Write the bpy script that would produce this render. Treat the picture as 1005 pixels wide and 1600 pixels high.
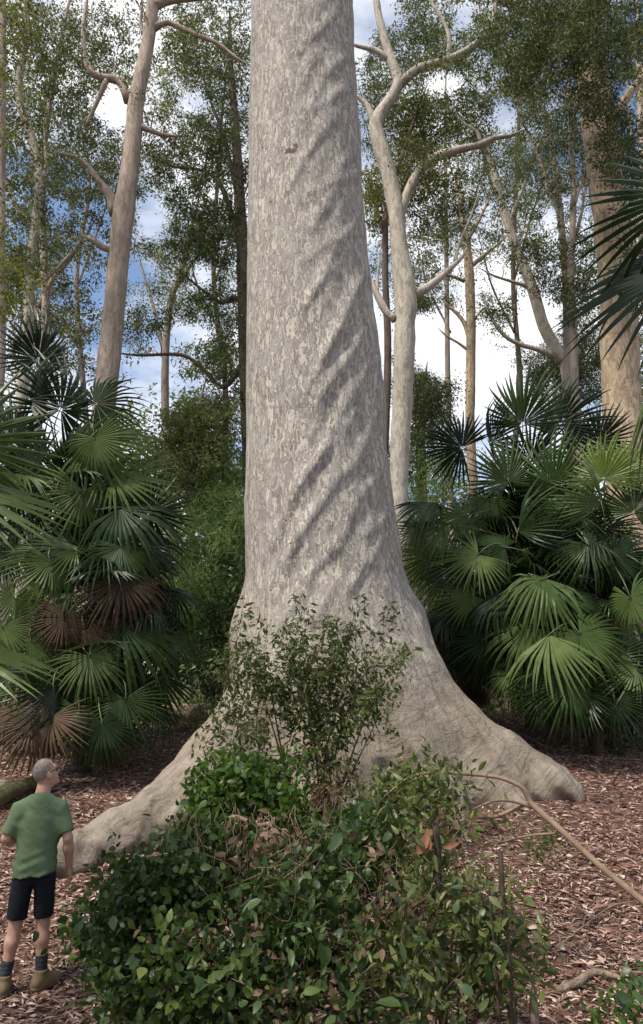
import bpy, math, random
import numpy as np
from mathutils import Vector, Matrix, Quaternion

for o in list(bpy.data.objects):
    bpy.data.objects.remove(o)
SC = bpy.context.scene
COL = SC.collection
rng = np.random.default_rng(7)
random.seed(7)

# ------------------------------------------------------------------ camera
W0, H0, FPX = 1005.0, 1600.0, 1100.0
PITCH = math.radians(14.0)
CAMZ = 2.3
cam = bpy.data.cameras.new('camera')
cam.sensor_fit = 'VERTICAL'
cam.sensor_height = 36.0
cam.lens = 36.0 * FPX / H0
cam.clip_end = 2000
camo = bpy.data.objects.new('camera', cam)
COL.objects.link(camo)
camo.location = (0, 0, CAMZ)
camo.rotation_euler = (math.pi / 2 + PITCH, 0, 0)
SC.camera = camo

# ------------------------------------------------------------------ world, sun, exposure
SUN_EL, SUN_AZ = math.radians(56), math.radians(232)      # azimuth clockwise from +Y
world = bpy.data.worlds.new('World')
SC.world = world
world.use_nodes = True
nt = world.node_tree
nt.nodes.clear()
out = nt.nodes.new('ShaderNodeOutputWorld')
bg = nt.nodes.new('ShaderNodeBackground')
sky = nt.nodes.new('ShaderNodeTexSky')
sky.sky_type = 'NISHITA'
sky.sun_disc = False
sky.sun_elevation = SUN_EL
sky.sun_rotation = SUN_AZ
tc = nt.nodes.new('ShaderNodeTexCoord')
mp = nt.nodes.new('ShaderNodeMapping')
mp.inputs['Scale'].default_value = (1, 1, 2.2)
mp.inputs['Location'].default_value = (0.35, 0.1, 0.2)
nz = nt.nodes.new('ShaderNodeTexNoise')
nz.inputs['Scale'].default_value = 2.4
nz.inputs['Detail'].default_value = 6
nz.inputs['Roughness'].default_value = 0.55
rp = nt.nodes.new('ShaderNodeValToRGB')
rp.color_ramp.elements[0].position = 0.43
rp.color_ramp.elements[0].color = (0, 0, 0, 1)
rp.color_ramp.elements[1].position = 0.60
rp.color_ramp.elements[1].color = (1, 1, 1, 1)
mx = nt.nodes.new('ShaderNodeMix')
mx.data_type = 'RGBA'
mx.inputs[7].default_value = (6.3, 6.35, 6.5, 1)
nt.links.new(tc.outputs['Generated'], mp.inputs['Vector'])
nt.links.new(mp.outputs[0], nz.inputs['Vector'])
nt.links.new(nz.outputs['Fac'], rp.inputs['Fac'])
nt.links.new(rp.outputs['Color'], mx.inputs[0])
nt.links.new(sky.outputs[0], mx.inputs[6])
nt.links.new(mx.outputs[2], bg.inputs['Color'])
bg.inputs['Strength'].default_value = 0.15
nt.links.new(bg.outputs[0], out.inputs['Surface'])

sl = bpy.data.lights.new('sun', 'SUN')
sl.energy = 3.8
sl.angle = math.radians(4.5)
sl.color = (1.0, 0.93, 0.82)
so = bpy.data.objects.new('sun', sl)
COL.objects.link(so)
sd = Vector((math.sin(SUN_AZ) * math.cos(SUN_EL), math.cos(SUN_AZ) * math.cos(SUN_EL), math.sin(SUN_EL)))
so.rotation_euler = sd.to_track_quat('Z', 'Y').to_euler()
so.location = (0, 0, 40)

SC.view_settings.view_transform = 'Standard'
SC.view_settings.look = 'None'
SC.view_settings.gamma = 1
SC.view_settings.exposure = 0.45

# ------------------------------------------------------------------ maths helpers
CP, SP = math.cos(PITCH), math.sin(PITCH)
CAM = np.array([0, 0, CAMZ])


def ray(x, y):
    a, b = (x - W0 / 2) / FPX, (H0 / 2 - y) / FPX
    return np.array([a, CP - b * SP, SP + b * CP])


def P(x, y, d):
    """point at forward distance d (world Y) seen at photo pixel x, y"""
    r = ray(x, y)
    return CAM + r * (d / r[1])


def pxm(p):
    """photo pixels per metre at world point p"""
    return FPX / (p[1] * CP + (p[2] - CAMZ) * SP)


_T = np.random.default_rng(3).random((32, 32, 32)).astype(np.float32)


def vnoise(p, scale=1.0):
    q = np.asarray(p, dtype=np.float32) * scale
    i = np.floor(q).astype(np.int32)
    f = q - i
    f = f * f * (3 - 2 * f)
    i0 = i & 31
    i1 = (i + 1) & 31
    x0, y0, z0, x1, y1, z1 = i0[..., 0], i0[..., 1], i0[..., 2], i1[..., 0], i1[..., 1], i1[..., 2]
    fx, fy, fz = f[..., 0], f[..., 1], f[..., 2]
    a = _T[x0, y0, z0] * (1 - fx) + _T[x1, y0, z0] * fx
    b = _T[x0, y1, z0] * (1 - fx) + _T[x1, y1, z0] * fx
    c = _T[x0, y0, z1] * (1 - fx) + _T[x1, y0, z1] * fx
    d = _T[x0, y1, z1] * (1 - fx) + _T[x1, y1, z1] * fx
    return (a * (1 - fy) + b * fy) * (1 - fz) + (c * (1 - fy) + d * fy) * fz - 0.5


GY = [-600, 0, 2.5, 4.9, 6.2, 7.0, 10.5, 14.0, 18, 25, 60, 600]
GZ = [0.6, 0.6, 0.42, 0.03, 0.0, 0.14, 0.83, 1.50, 1.95, 2.15, 2.5, 4.0]


def gz(x, y):
    x = np.asarray(x, dtype=np.float64)
    y = np.asarray(y, dtype=np.float64)
    b = sum(np.interp(y + o, GY, GZ) for o in (-.35, 0, .35)) / 3
    p = np.stack([x, y, np.zeros_like(x)], -1)
    near = np.clip(1.5 - np.abs(y - 8) / 30, 0, 1)
    return b + (vnoise(p, .7) * .10 + vnoise(p + 5.3, 2.3) * .035) * near


def G(x, y, dz=0.0):
    return np.array([x, y, float(gz(x, y)) + dz])


def PG(x, y):
    r = ray(x, y)
    t = np.linspace(3, 60, 3000)
    pts = CAM + r[None] * t[:, None]
    k = np.argmax(pts[:, 2] < gz(pts[:, 0], pts[:, 1]))
    return pts[k] if k else pts[-1]


def nrm(v):
    v = np.asarray(v, float)
    return v / np.maximum(np.linalg.norm(v, axis=-1, keepdims=True), 1e-9)


# ------------------------------------------------------------------ mesh helpers
def mesh_np(name, V, F, mat, parent=None, rnd=None, smooth=True, sel=None):
    V = np.ascontiguousarray(V, dtype=np.float32)
    F = np.ascontiguousarray(F, dtype=np.int32)
    me = bpy.data.meshes.new(name)
    k = F.shape[1]
    me.vertices.add(len(V))
    me.vertices.foreach_set('co', V.ravel())
    me.loops.add(F.size)
    me.loops.foreach_set('vertex_index', F.ravel())
    me.polygons.add(len(F))
    me.polygons.foreach_set('loop_start', np.arange(0, F.size, k, dtype=np.int32))
    me.polygons.foreach_set('loop_total', np.full(len(F), k, dtype=np.int32))
    me.polygons.foreach_set('use_smooth', np.full(len(F), smooth, dtype=bool))
    me.update(calc_edges=True)
    me.validate()
    if rnd is not None:
        a = me.attributes.new('rnd', 'FLOAT', 'POINT')
        a.data.foreach_set('value', np.ascontiguousarray(rnd, dtype=np.float32))
    me.materials.append(mat)
    o = bpy.data.objects.new(name, me)
    COL.objects.link(o)
    if parent:
        o.parent = parent
        o.matrix_parent_inverse = Matrix.Translation(-parent.location)
    return o


def empty(name, loc, label, cat, group=None):
    o = bpy.data.objects.new(name, None)
    COL.objects.link(o)
    o.location = tuple(float(c) for c in loc)
    o.empty_display_size = .2
    tag(o, label, cat, group)
    return o


def tag(o, label=None, cat=None, group=None, kind=None):
    if label: o['label'] = label
    if cat: o['category'] = cat
    if group: o['group'] = group
    if kind: o['kind'] = kind
    return o


def spline(pts, rad, step):
    """Catmull-Rom resample of points and radii"""
    pts = np.asarray(pts, float)
    rad = np.asarray(rad, float)
    n = len(pts)
    if n < 2: return pts, rad
    e = np.vstack([2 * pts[0] - pts[1], pts, 2 * pts[-1] - pts[-2]])
    oP, oR = [], []
    for i in range(n - 1):
        p0, p1, p2, p3 = e[i:i + 4]
        m = max(2, int(np.linalg.norm(p2 - p1) / step))
        t = np.arange(m)[:, None] / m
        oP.append(.5 * (2 * p1 + (p2 - p0) * t + (2 * p0 - 5 * p1 + 4 * p2 - p3) * t ** 2 + (3 * p1 - p0 - 3 * p2 + p3) * t ** 3))
        oR.append(rad[i] + (rad[i + 1] - rad[i]) * t[:, 0])
    oP.append(pts[-1:]); oR.append(rad[-1:])
    return np.vstack(oP), np.concatenate(oR)


def tube(pts, rad, n=8, rough=0.0, seed=0):
    pts = np.asarray(pts, float)
    rad = np.asarray(rad, float)
    m = len(pts)
    T = nrm(np.gradient(pts, axis=0))
    ref = np.array([0.31, 0.95, 0.05]) if abs(T[0] @ np.array([0.31, .95, .05])) < .9 else np.array([1., 0, 0])
    A = np.empty_like(T)
    a = ref
    for i in range(m):
        a = a - T[i] * (a @ T[i])
        a = a / max(np.linalg.norm(a), 1e-9)
        A[i] = a
    B = np.cross(T, A)
    th = np.linspace(0, 2 * np.pi, n, endpoint=False)
    ring = A[:, None, :] * np.cos(th)[None, :, None] + B[:, None, :] * np.sin(th)[None, :, None]
    r = rad[:, None] * np.ones((1, n))
    if rough:
        q = pts[:, None, :] + ring * rad[:, None, None]
        r = r * (1 + rough * (vnoise(q + seed * 3.1, 2.2) * 1.2 + vnoise(q + seed, 6.0) * .8))
    V = (pts[:, None, :] + ring * r[..., None]).reshape(-1, 3)
    V = np.vstack([V, pts[-1:] + T[-1:] * rad[-1] * .5, pts[:1]])
    i = np.arange(m - 1)[:, None] * n
    j = np.arange(n)[None]
    j2 = (j + 1) % n
    F = np.stack([i + j, i + j2, i + n + j2, i + n + j], -1).reshape(-1, 4)
    e = (m - 1) * n
    c1 = np.stack([e + j[0], e + j2[0], np.full(n, m * n), np.full(n, m * n)], -1)
    c0 = np.stack([j2[0], j[0], np.full(n, m * n + 1), np.full(n, m * n + 1)], -1)
    # caps as degenerate-free triangles are appended as quads with a split point
    return V, F, c1[:, :3], c0[:, :3]


def tubes_obj(name, specs, mat, parent=None, n=8, step=.15, rough=0.0, rnd=None):
    """specs: list of (pts, radii); one mesh object of triangles"""
    Vs, Fs, off = [], [], 0
    R = []
    for k, (p, r) in enumerate(specs):
        p, r = spline(p, r, step)
        V, Q, c1, c0 = tube(p, r, n, rough, k)
        Vs.append(V)
        Fs += [Q[:, [0, 1, 2]] + off, Q[:, [0, 2, 3]] + off, c1 + off, c0 + off]
        R.append(np.full(len(V), random.random()))
        off += len(V)
    return mesh_np(name, np.vstack(Vs), np.vstack(Fs), mat, parent, rnd=np.concatenate(R))


# leaf templates: x across, y along, z out of the leaf
L_SIMPLE = (np.array([[0, 0, 0], [.5, .42, .06], [0, 1, -.08], [-.5, .42, .06]], float), np.array([[0, 1, 2], [0, 2, 3]]))
L_OVATE = (np.array([[0, 0, 0], [.38, .18, .08], [.5, .45, .10], [.3, .78, .03], [0, 1, -.12],
                     [-.3, .78, .03], [-.5, .45, .10], [-.38, .18, .08], [0, .45, 0], [0, .75, -.04]], float),
           np.array([[0, 1, 8], [1, 2, 8], [2, 3, 9], [2, 9, 8], [3, 4, 9], [4, 5, 9], [5, 6, 9], [9, 6, 8], [6, 7, 8], [7, 0, 8]]))


def leaf_np(tp, pos, axis, normal, length, width, curl=0.0):
    """instances of a leaf template as arrays"""
    T, F = tp
    n = len(pos)
    ax = nrm(axis)
    x = nrm(np.cross(ax, normal))
    z = np.cross(x, ax)
    L = np.broadcast_to(np.asarray(length, float), (n,))
    Wd = np.broadcast_to(np.asarray(width, float), (n,))
    V = (pos[:, None] + x[:, None] * (T[None, :, 0:1] * Wd[:, None, None]) + ax[:, None] * (T[None, :, 1:2] * L[:, None, None])
         + z[:, None] * ((T[None, :, 2:3] - curl * T[None, :, 1:2] ** 2) * L[:, None, None] * .6))
    Fa = F[None] + (np.arange(n) * len(T))[:, None, None]
    return V.reshape(-1, 3), Fa.reshape(-1, 3)


# ------------------------------------------------------------------ materials
def newmat(name):
    m = bpy.data.materials.new(name)
    m.use_nodes = True
    t = m.node_tree
    b = t.nodes['Principled BSDF']
    return m, t, b, t.nodes['Material Output']


def ramp(t, stops, interp='LINEAR'):
    r = t.nodes.new('ShaderNodeValToRGB')
    cr = r.color_ramp
    cr.interpolation = interp
    while len(cr.elements) < len(stops):
        cr.elements.new(.5)
    for e, (p, c) in zip(cr.elements, stops):
        e.position = p
        e.color = (*c, 1) if len(c) == 3 else c
    return r


def noise(t, vec, scale, detail=4, rough=.55, dist=0.0):
    n = t.nodes.new('ShaderNodeTexNoise')
    n.inputs['Scale'].default_value = scale
    n.inputs['Detail'].default_value = detail
    n.inputs['Roughness'].default_value = rough
    n.inputs['Distortion'].default_value = dist
    if vec is not None: t.links.new(vec, n.inputs['Vector'])
    return n


def mapping(t, scale, src='Object'):
    c = t.nodes.new('ShaderNodeTexCoord')
    m = t.nodes.new('ShaderNodeMapping')
    m.inputs['Scale'].default_value = scale
    t.links.new(c.outputs[src], m.inputs['Vector'])
    return m.outputs[0]


def mixc(t, fac, a, b, mode='MIX'):
    m = t.nodes.new('ShaderNodeMix')
    m.data_type = 'RGBA'
    m.blend_type = mode
    for s, v in ((0, fac), (6, a), (7, b)):
        if isinstance(v, (int, float)): m.inputs[s].default_value = v
        elif isinstance(v, tuple): m.inputs[s].default_value = (*v, 1)
        else: t.links.new(v, m.inputs[s])
    return m.outputs[2]


def maths(t, op, a, b=None):
    m = t.nodes.new('ShaderNodeMath')
    m.operation = op
    for s, v in ((0, a), (1, b)):
        if v is None: continue
        if isinstance(v, (int, float)): m.inputs[s].default_value = v
        else: t.links.new(v, m.inputs[s])
    return m.outputs[0]


def bump(t, h, strength, dist, b, prev=None):
    n = t.nodes.new('ShaderNodeBump')
    n.inputs['Strength'].default_value = strength
    n.inputs['Distance'].default_value = dist
    t.links.new(h, n.inputs['Height'])
    if prev: t.links.new(prev, n.inputs['Normal'])
    if b: t.links.new(n.outputs[0], b.inputs['Normal'])
    return n.outputs[0]


def leafmat(name, stops, trans=.3, rough=.5, spec=.3, objrand=False, tcol=None):
    m, t, b, o = newmat(name)
    if objrand:
        a = t.nodes.new('ShaderNodeObjectInfo').outputs['Random']
    else:
        at = t.nodes.new('ShaderNodeAttribute')
        at.attribute_name = 'rnd'
        a = at.outputs['Fac']
    r = ramp(t, stops)
    t.links.new(a, r.inputs['Fac'])
    n = noise(t, mapping(t, (1, 1, 1)), 9, 3)
    v = maths(t, 'ADD', maths(t, 'MULTIPLY', n.outputs['Fac'], .7), .65)
    h = t.nodes.new('ShaderNodeHueSaturation')
    t.links.new(v, h.inputs['Value'])
    t.links.new(r.outputs['Color'], h.inputs['Color'])
    c = h.outputs['Color']
    t.links.new(c, b.inputs['Base Color'])
    b.inputs['Roughness'].default_value = rough
    b.inputs['Specular IOR Level'].default_value = spec
    if trans > 0:
        tr = t.nodes.new('ShaderNodeBsdfTranslucent')
        h2 = t.nodes.new('ShaderNodeHueSaturation')
        h2.inputs['Value'].default_value = 1.5
        h2.inputs['Saturation'].default_value = 1.1
        h2.inputs['Hue'].default_value = .485
        t.links.new(c, h2.inputs['Color'])
        t.links.new(h2.outputs[0], tr.inputs['Color'])
        mxs = t.nodes.new('ShaderNodeMixShader')
        mxs.inputs[0].default_value = trans
        t.links.new(b.outputs[0], mxs.inputs[1])
        t.links.new(tr.outputs[0], mxs.inputs[2])
        t.links.new(mxs.outputs[0], o.inputs['Surface'])
    return m


def barkmat(name, pale, mid, dark, scale=5, zs=.35, sharp=.04, bstr=.5, spots=.45):
    m, t, b, o = newmat(name)
    v = mapping(t, (1, 1, zs))
    n1 = noise(t, v, scale, 5, .6, .8)
    r1 = ramp(t, [(spots - sharp, mid), (spots + sharp, pale)])
    t.links.new(n1.outputs['Fac'], r1.inputs['Fac'])
    n2 = noise(t, v, scale * 2.7, 6, .65, .3)
    r2 = ramp(t, [(.30, (1, 1, 1)), (.42, (0, 0, 0))])
    t.links.new(n2.outputs['Fac'], r2.inputs['Fac'])
    c = mixc(t, r2.outputs['Color'], r1.outputs['Color'], dark)
    n3 = noise(t, mapping(t, (1, 1, 1)), .7, 3)
    c = mixc(t, .55, c, mixc(t, n3.outputs['Fac'], (.35, .33, .31), (.75, .73, .70)), 'OVERLAY')
    t.links.new(c, b.inputs['Base Color'])
    b.inputs['Roughness'].default_value = .85
    b.inputs['Specular IOR Level'].default_value = .2
    s = maths(t, 'ADD', n1.outputs['Fac'], n2.outputs['Fac'])
    bump(t, s, bstr, .04, b)
    return m


# ground: bark mulch and dead leaves
def ground_mat():
    m, t, b, o = newmat('leaf_litter_ground')
    v = mapping(t, (1, 1, 1))
    n1 = noise(t, v, 1.3, 6, .6)
    vo = t.nodes.new('ShaderNodeTexVoronoi')
    vo.inputs['Scale'].default_value = 17
    vo.inputs['Randomness'].default_value = 1
    nd = noise(t, v, 9, 3)
    dv = t.nodes.new('ShaderNodeMix')
    dv.data_type = 'RGBA'
    dv.blend_type = 'LINEAR_LIGHT'
    dv.inputs[0].default_value = .12
    t.links.new(v, dv.inputs[6]); t.links.new(nd.outputs['Color'], dv.inputs[7])
    t.links.new(dv.outputs[2], vo.inputs['Vector'])
    sp = t.nodes.new('ShaderNodeSeparateColor')
    t.links.new(vo.outputs['Color'], sp.inputs[0])
    r = ramp(t, [(0, (.05, .026, .018)), (.45, (.11, .058, .042)), (.75, (.19, .11, .083)), (1, (.32, .22, .17))])
    t.links.new(sp.outputs[0], r.inputs['Fac'])
    c = mixc(t, n1.outputs['Fac'], r.outputs['Color'], (.075, .046, .034))
    t.links.new(c, b.inputs['Base Color'])
    b.inputs['Roughness'].default_value = .9
    b.inputs['Specular IOR Level'].default_value = .15
    bump(t, sp.outputs[1], .6, .03, b)
    return m


def trunk_mat():
    m, t, b, o = newmat('spotted_gum_bark')
    v = mapping(t, (1, 1, .27))
    v0 = mapping(t, (1, 1, 1))
    wob = noise(t, v0, 4.5, 3)
    dv = t.nodes.new('ShaderNodeMix'); dv.data_type = 'RGBA'; dv.blend_type = 'LINEAR_LIGHT'
    dv.inputs[0].default_value = .05
    t.links.new(v, dv.inputs[6]); t.links.new(wob.outputs['Color'], dv.inputs[7])
    vv = dv.outputs[2]
    n1 = noise(t, vv, 12, 5, .68, .5)          # cream patches where old bark has dropped
    m1 = ramp(t, [(.525, (0, 0, 0)), (.54, (1, 1, 1))]); t.links.new(n1.outputs['Fac'], m1.inputs['Fac'])
    e1 = ramp(t, [(.495, (0, 0, 0)), (.515, (1, 1, 1)), (.53, (0, 0, 0))]); t.links.new(n1.outputs['Fac'], e1.inputs['Fac'])  # dark rims: edge shadows of the flakes painted into the bark colour
    n2 = noise(t, vv, 27, 3, .55, .6)           # small flakes
    m2 = ramp(t, [(.545, (0, 0, 0)), (.565, (1, 1, 1))]); t.links.new(n2.outputs['Fac'], m2.inputs['Fac'])
    n3 = noise(t, v, 1.7, 3)                    # broad tone
    vo = t.nodes.new('ShaderNodeTexVoronoi'); vo.inputs['Scale'].default_value = 11
    t.links.new(vv, vo.inputs['Vector'])
    sp = t.nodes.new('ShaderNodeSeparateColor'); t.links.new(vo.outputs['Color'], sp.inputs[0])
    grey = ramp(t, [(.0, (.215, .188, .165)), (.45, (.270, .241, .215)), (.8, (.325, .298, .270)), (1, (.30, .295, .270))])
    t.links.new(sp.outputs[0], grey.inputs['Fac'])
    cream = ramp(t, [(.3, (.385, .345, .29)), (.7, (.50, .46, .395))]); t.links.new(n3.outputs['Fac'], cream.inputs['Fac'])
    c = mixc(t, m1.outputs['Color'], grey.outputs['Color'], cream.outputs['Color'])
    c = mixc(t, maths(t, 'MULTIPLY', m2.outputs['Color'], .7), c, (.52, .46, .385))
    c = mixc(t, maths(t, 'MULTIPLY', e1.outputs['Color'], .6), c, (.125, .10, .08))
    n4 = noise(t, v, 27, 3, .6, .4)             # dark flecks
    m4 = ramp(t, [(.33, (1, 1, 1)), (.37, (0, 0, 0))]); t.links.new(n4.outputs['Fac'], m4.inputs['Fac'])
    c = mixc(t, maths(t, 'MULTIPLY', m4.outputs['Color'], .7), c, (.10, .078, .06))
    n5 = noise(t, v0, 3.1, 2, .5)               # rare scars
    m5 = ramp(t, [(.735, (0, 0, 0)), (.75, (1, 1, 1))]); t.links.new(n5.outputs['Fac'], m5.inputs['Fac'])
    c = mixc(t, maths(t, 'MULTIPLY', m5.outputs['Color'], .8), c, (.075, .04, .026))
    # old brownish bark on the buttressed base: fibres run down the roots, wrinkles across them
    sep = t.nodes.new('ShaderNodeSeparateXYZ'); t.links.new(v0, sep.inputs[0])
    zz = maths(t, 'ADD', sep.outputs['Z'], maths(t, 'MULTIPLY', n3.outputs['Fac'], 1.6))
    low = ramp(t, [(.28, (1, 1, 1)), (.47, (0, 0, 0))])
    t.links.new(maths(t, 'MULTIPLY', zz, .1), low.inputs['Fac'])
    at = t.nodes.new('ShaderNodeAttribute'); at.attribute_name = 'tuv'
    def tmap(sc):
        mp_ = t.nodes.new('ShaderNodeMapping'); mp_.inputs['Scale'].default_value = sc
        t.links.new(at.outputs['Vector'], mp_.inputs['Vector']); return mp_.outputs[0]
    fib = noise(t, tmap((14, 1.1, 1)), 1.0, 6, .62, .6)
    wri = noise(t, tmap((3.4, 4.6, 1)), 1.0, 6, .62, 1.6)
    wmask = ramp(t, [(.42, (.12, .12, .12)), (.62, (1, 1, 1))]); t.links.new(noise(t, v0, 1.5, 3).outputs['Fac'], wmask.inputs['Fac'])
    nb2 = noise(t, v0, 3.4, 8, .68, .8)
    base = ramp(t, [(.34, (.105, .080, .056)), (.46, (.215, .175, .132)), (.58, (.285, .24, .188)), (.72, (.40, .35, .285))])
    t.links.new(maths(t, 'ADD', maths(t, 'MULTIPLY', fib.outputs['Fac'], .55), maths(t, 'MULTIPLY', nb2.outputs['Fac'], .45)), base.inputs['Fac'])
    nst = noise(t, tmap((3.2, .7, 1)), 1.0, 5, .6)
    stain = ramp(t, [(.52, (0, 0, 0)), (.66, (1, 1, 1))]); t.links.new(nst.outputs['Fac'], stain.inputs['Fac'])
    basec = mixc(t, maths(t, 'MULTIPLY', stain.outputs['Color'], .5), base.outputs['Color'], (.225, .175, .12))
    c = mixc(t, maths(t, 'MULTIPLY', low.outputs['Color'], .9), c, basec)
    t.links.new(c, b.inputs['Base Color'])
    b.inputs['Roughness'].default_value = .8
    b.inputs['Specular IOR Level'].default_value = .25
    nf = noise(t, v0, 30, 4, .6)
    up = maths(t, 'SUBTRACT', 1.0, low.outputs['Color'])
    h = maths(t, 'MULTIPLY', maths(t, 'ADD', maths(t, 'MULTIPLY', m1.outputs['Color'], -.5), maths(t, 'MULTIPLY', m2.outputs['Color'], .5)), up)
    n_ = bump(t, h, .9, .025, None)
    n_ = bump(t, nf.outputs['Fac'], .35, .025, None, n_)
    n_ = bump(t, maths(t, 'MULTIPLY', nb2.outputs['Fac'], low.outputs['Color']), .7, .12, None, n_)
    n_ = bump(t, maths(t, 'MULTIPLY', maths(t, 'MULTIPLY', wri.outputs['Fac'], wmask.outputs['Color']), low.outputs['Color']), .7, .10, None, n_)
    bump(t, maths(t, 'MULTIPLY', fib.outputs['Fac'], low.outputs['Color']), .8, .04, b, n_)
    return m


def plain(name, col, rough=.7, spec=.3, var=.25, scale=14, bstr=.0):
    m, t, b, o = newmat(name)
    n = noise(t, mapping(t, (1, 1, 1)), scale, 5)
    lo = tuple(c * (1 - var) for c in col); hi = tuple(min(1, c * (1 + var)) for c in col)
    r = ramp(t, [(.3, lo), (.7, hi)])
    t.links.new(n.outputs['Fac'], r.inputs['Fac'])
    t.links.new(r.outputs['Color'], b.inputs['Base Color'])
    b.inputs['Roughness'].default_value = rough
    b.inputs['Specular IOR Level'].default_value = spec
    if bstr: bump(t, n.outputs['Fac'], bstr, .01, b)
    return m


M = {}
M['ground'] = ground_mat()
M['trunk'] = trunk_mat()
M['gum_white'] = barkmat('pale_gum_bark', (.455, .415, .35), (.32, .285, .24), (.15, .12, .092), 9, .3, .05, .8, .47)
M['gum_pink'] = barkmat('pinkish_gum_bark', (.42, .345, .285), (.30, .24, .195), (.14, .10, .08), 8, .25, .06, .8, .50)
M['gum_tan'] = barkmat('flaky_tan_bark', (.46, .37, .27), (.31, .235, .165), (.12, .08, .052), 9, .3, .04, 1.0, .50)
M['bark_dark'] = barkmat('dark_bark', (.13, .10, .08), (.085, .065, .05), (.04, .03, .024), 8, .2, .1, .7)
M['bark_grey'] = barkmat('grey_bark', (.30, .26, .22), (.20, .17, .145), (.09, .075, .06), 6, .25, .08, .5)
M['log'] = barkmat('weathered_log', (.26, .20, .155), (.15, .11, .085), (.05, .036, .028), 9, .5, .1, .8)
M['stemdark'] = plain('dark_stem', (.05, .036, .026), .8, .2, .4, 12, .4)
M['mosslog'] = barkmat('mossy_log', (.085, .085, .035), (.055, .042, .028), (.02, .015, .01), 9, .5, .1, .8)
M['twig'] = plain('brown_twig', (.10, .07, .05), .8, .2, .35, 8)
M['twig_pale'] = plain('pale_cane', (.20, .135, .09), .7, .3, .3, 10, .3)
M['dryvine'] = plain('dry_vine', (.165, .115, .075), .8, .2, .4, 7)
M['leaf_euc'] = leafmat('gum_leaves', [(0, (.030, .042, .013)), (.5, (.075, .095, .029)), (.8, (.14, .16, .052)), (1, (.21, .22, .08))], .3, .5, .25)
M['leaf_dark'] = leafmat('dark_canopy_leaves', [(0, (.022, .034, .010)), (.55, (.054, .074, .021)), (.85, (.11, .13, .04)), (1, (.16, .17, .055))], .28, .5, .25)
M['leaf_yellow'] = leafmat('yellow_green_leaves', [(0, (.055, .075, .014)), (.5, (.12, .145, .030)), (1, (.19, .21, .055))], .38, .5, .25)
M['leaf_far'] = leafmat('far_leaves', [(0, (.070, .090, .028)), (.5, (.135, .165, .050)), (1, (.21, .24, .08))], .35, .5, .25)
M['leaf_feather'] = leafmat('feathery_green_leaves', [(0, (.060, .105, .032)), (.5, (.12, .19, .058)), (1, (.20, .27, .09))], .45, .5, .3)
M['leaf_sapling'] = leafmat('sapling_leaves', [(0, (.030, .045, .013)), (.5, (.066, .088, .026)), (.9, (.125, .15, .045)), (1, (.19, .20, .07))], .32, .42, .35)
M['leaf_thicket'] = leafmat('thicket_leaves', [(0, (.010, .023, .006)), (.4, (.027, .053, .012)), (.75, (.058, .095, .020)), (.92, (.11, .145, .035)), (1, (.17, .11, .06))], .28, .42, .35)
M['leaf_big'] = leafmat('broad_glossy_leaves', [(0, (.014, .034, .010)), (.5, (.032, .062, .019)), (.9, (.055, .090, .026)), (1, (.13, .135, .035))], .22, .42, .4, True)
M['leaf_bright'] = leafmat('bright_green_leaves', [(0, (.025, .055, .010)), (.5, (.050, .098, .018)), (1, (.105, .165, .036))], .4, .4, .4)
M['leaf_olive'] = leafmat('olive_undergrowth_leaves', [(0, (.036, .056, .016)), (.5, (.085, .110, .030)), (.85, (.16, .175, .055)), (1, (.24, .20, .09))], .35, .4, .4)
M['leaf_dead'] = leafmat('dead_leaves', [(0, (.05, .030, .018)), (.5, (.11, .070, .044)), (1, (.22, .15, .10))], .15, .7, .2)
M['litter'] = leafmat('fallen_leaf_litter', [(0, (.06, .032, .024)), (.22, (.16, .085, .064)), (.45, (.28, .165, .128)), (.7, (.44, .315, .255)), (1, (.62, .50, .42))], 0, .7, .25)
M['frond'] = leafmat('palm_frond_green', [(0, (.006, .015, .004)), (.45, (.016, .035, .009)), (.85, (.038, .068, .017)), (1, (.075, .115, .030))], .22, .42, .3, True)
M['frond_light'] = leafmat('palm_frond_light', [(0, (.058, .098, .026)), (1, (.13, .175, .06))], .32, .48, .22, True)  # pale green fans; light falling on lit ones is partly put into this colour
M['frond_yellow'] = leafmat('palm_frond_yellow', [(0, (.13, .19, .035)), (1, (.19, .24, .055))], .4, .38, .45, True)
M['frond_dead'] = leafmat('palm_frond_dead', [(0, (.060, .038, .022)), (.6, (.115, .078, .048)), (1, (.20, .145, .09))], .2, .7, .2, True)
M['petiole'] = plain('frond_stalk', (.075, .085, .035), .45, .45, .3, 6)
M['fibre'] = barkmat('palm_fibre', (.10, .068, .045), (.06, .040, .027), (.028, .018, .012), 11, .2, .1, .9)

# ------------------------------------------------------------------ ground sheet
def graded(a, b, fine, lim, grow=1.18):
    xs = list(np.arange(a, b + 1e-6, fine))
    s = fine
    while xs[-1] < lim:
        s *= grow
        xs.append(xs[-1] + s)
    s = fine
    while xs[0] > -lim:
        s *= grow
        xs.insert(0, xs[0] - s)
    return np.array(xs)


gx = graded(-8, 8, .2, 900)
gy = graded(3, 19, .2, 900)
X, Y = np.meshgrid(gx, gy, indexing='ij')
V = np.stack([X, Y, gz(X, Y)], -1).reshape(-1, 3)
nyy = len(gy)
i = np.arange(len(gx) - 1)[:, None] * nyy
j = np.arange(nyy - 1)[None]
F = np.stack([i + j, i + nyy + j, i + nyy + j + 1, i + j + 1], -1).reshape(-1, 4)
tag(mesh_np('forest_ground', V, F, M['ground']), kind='structure')

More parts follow.
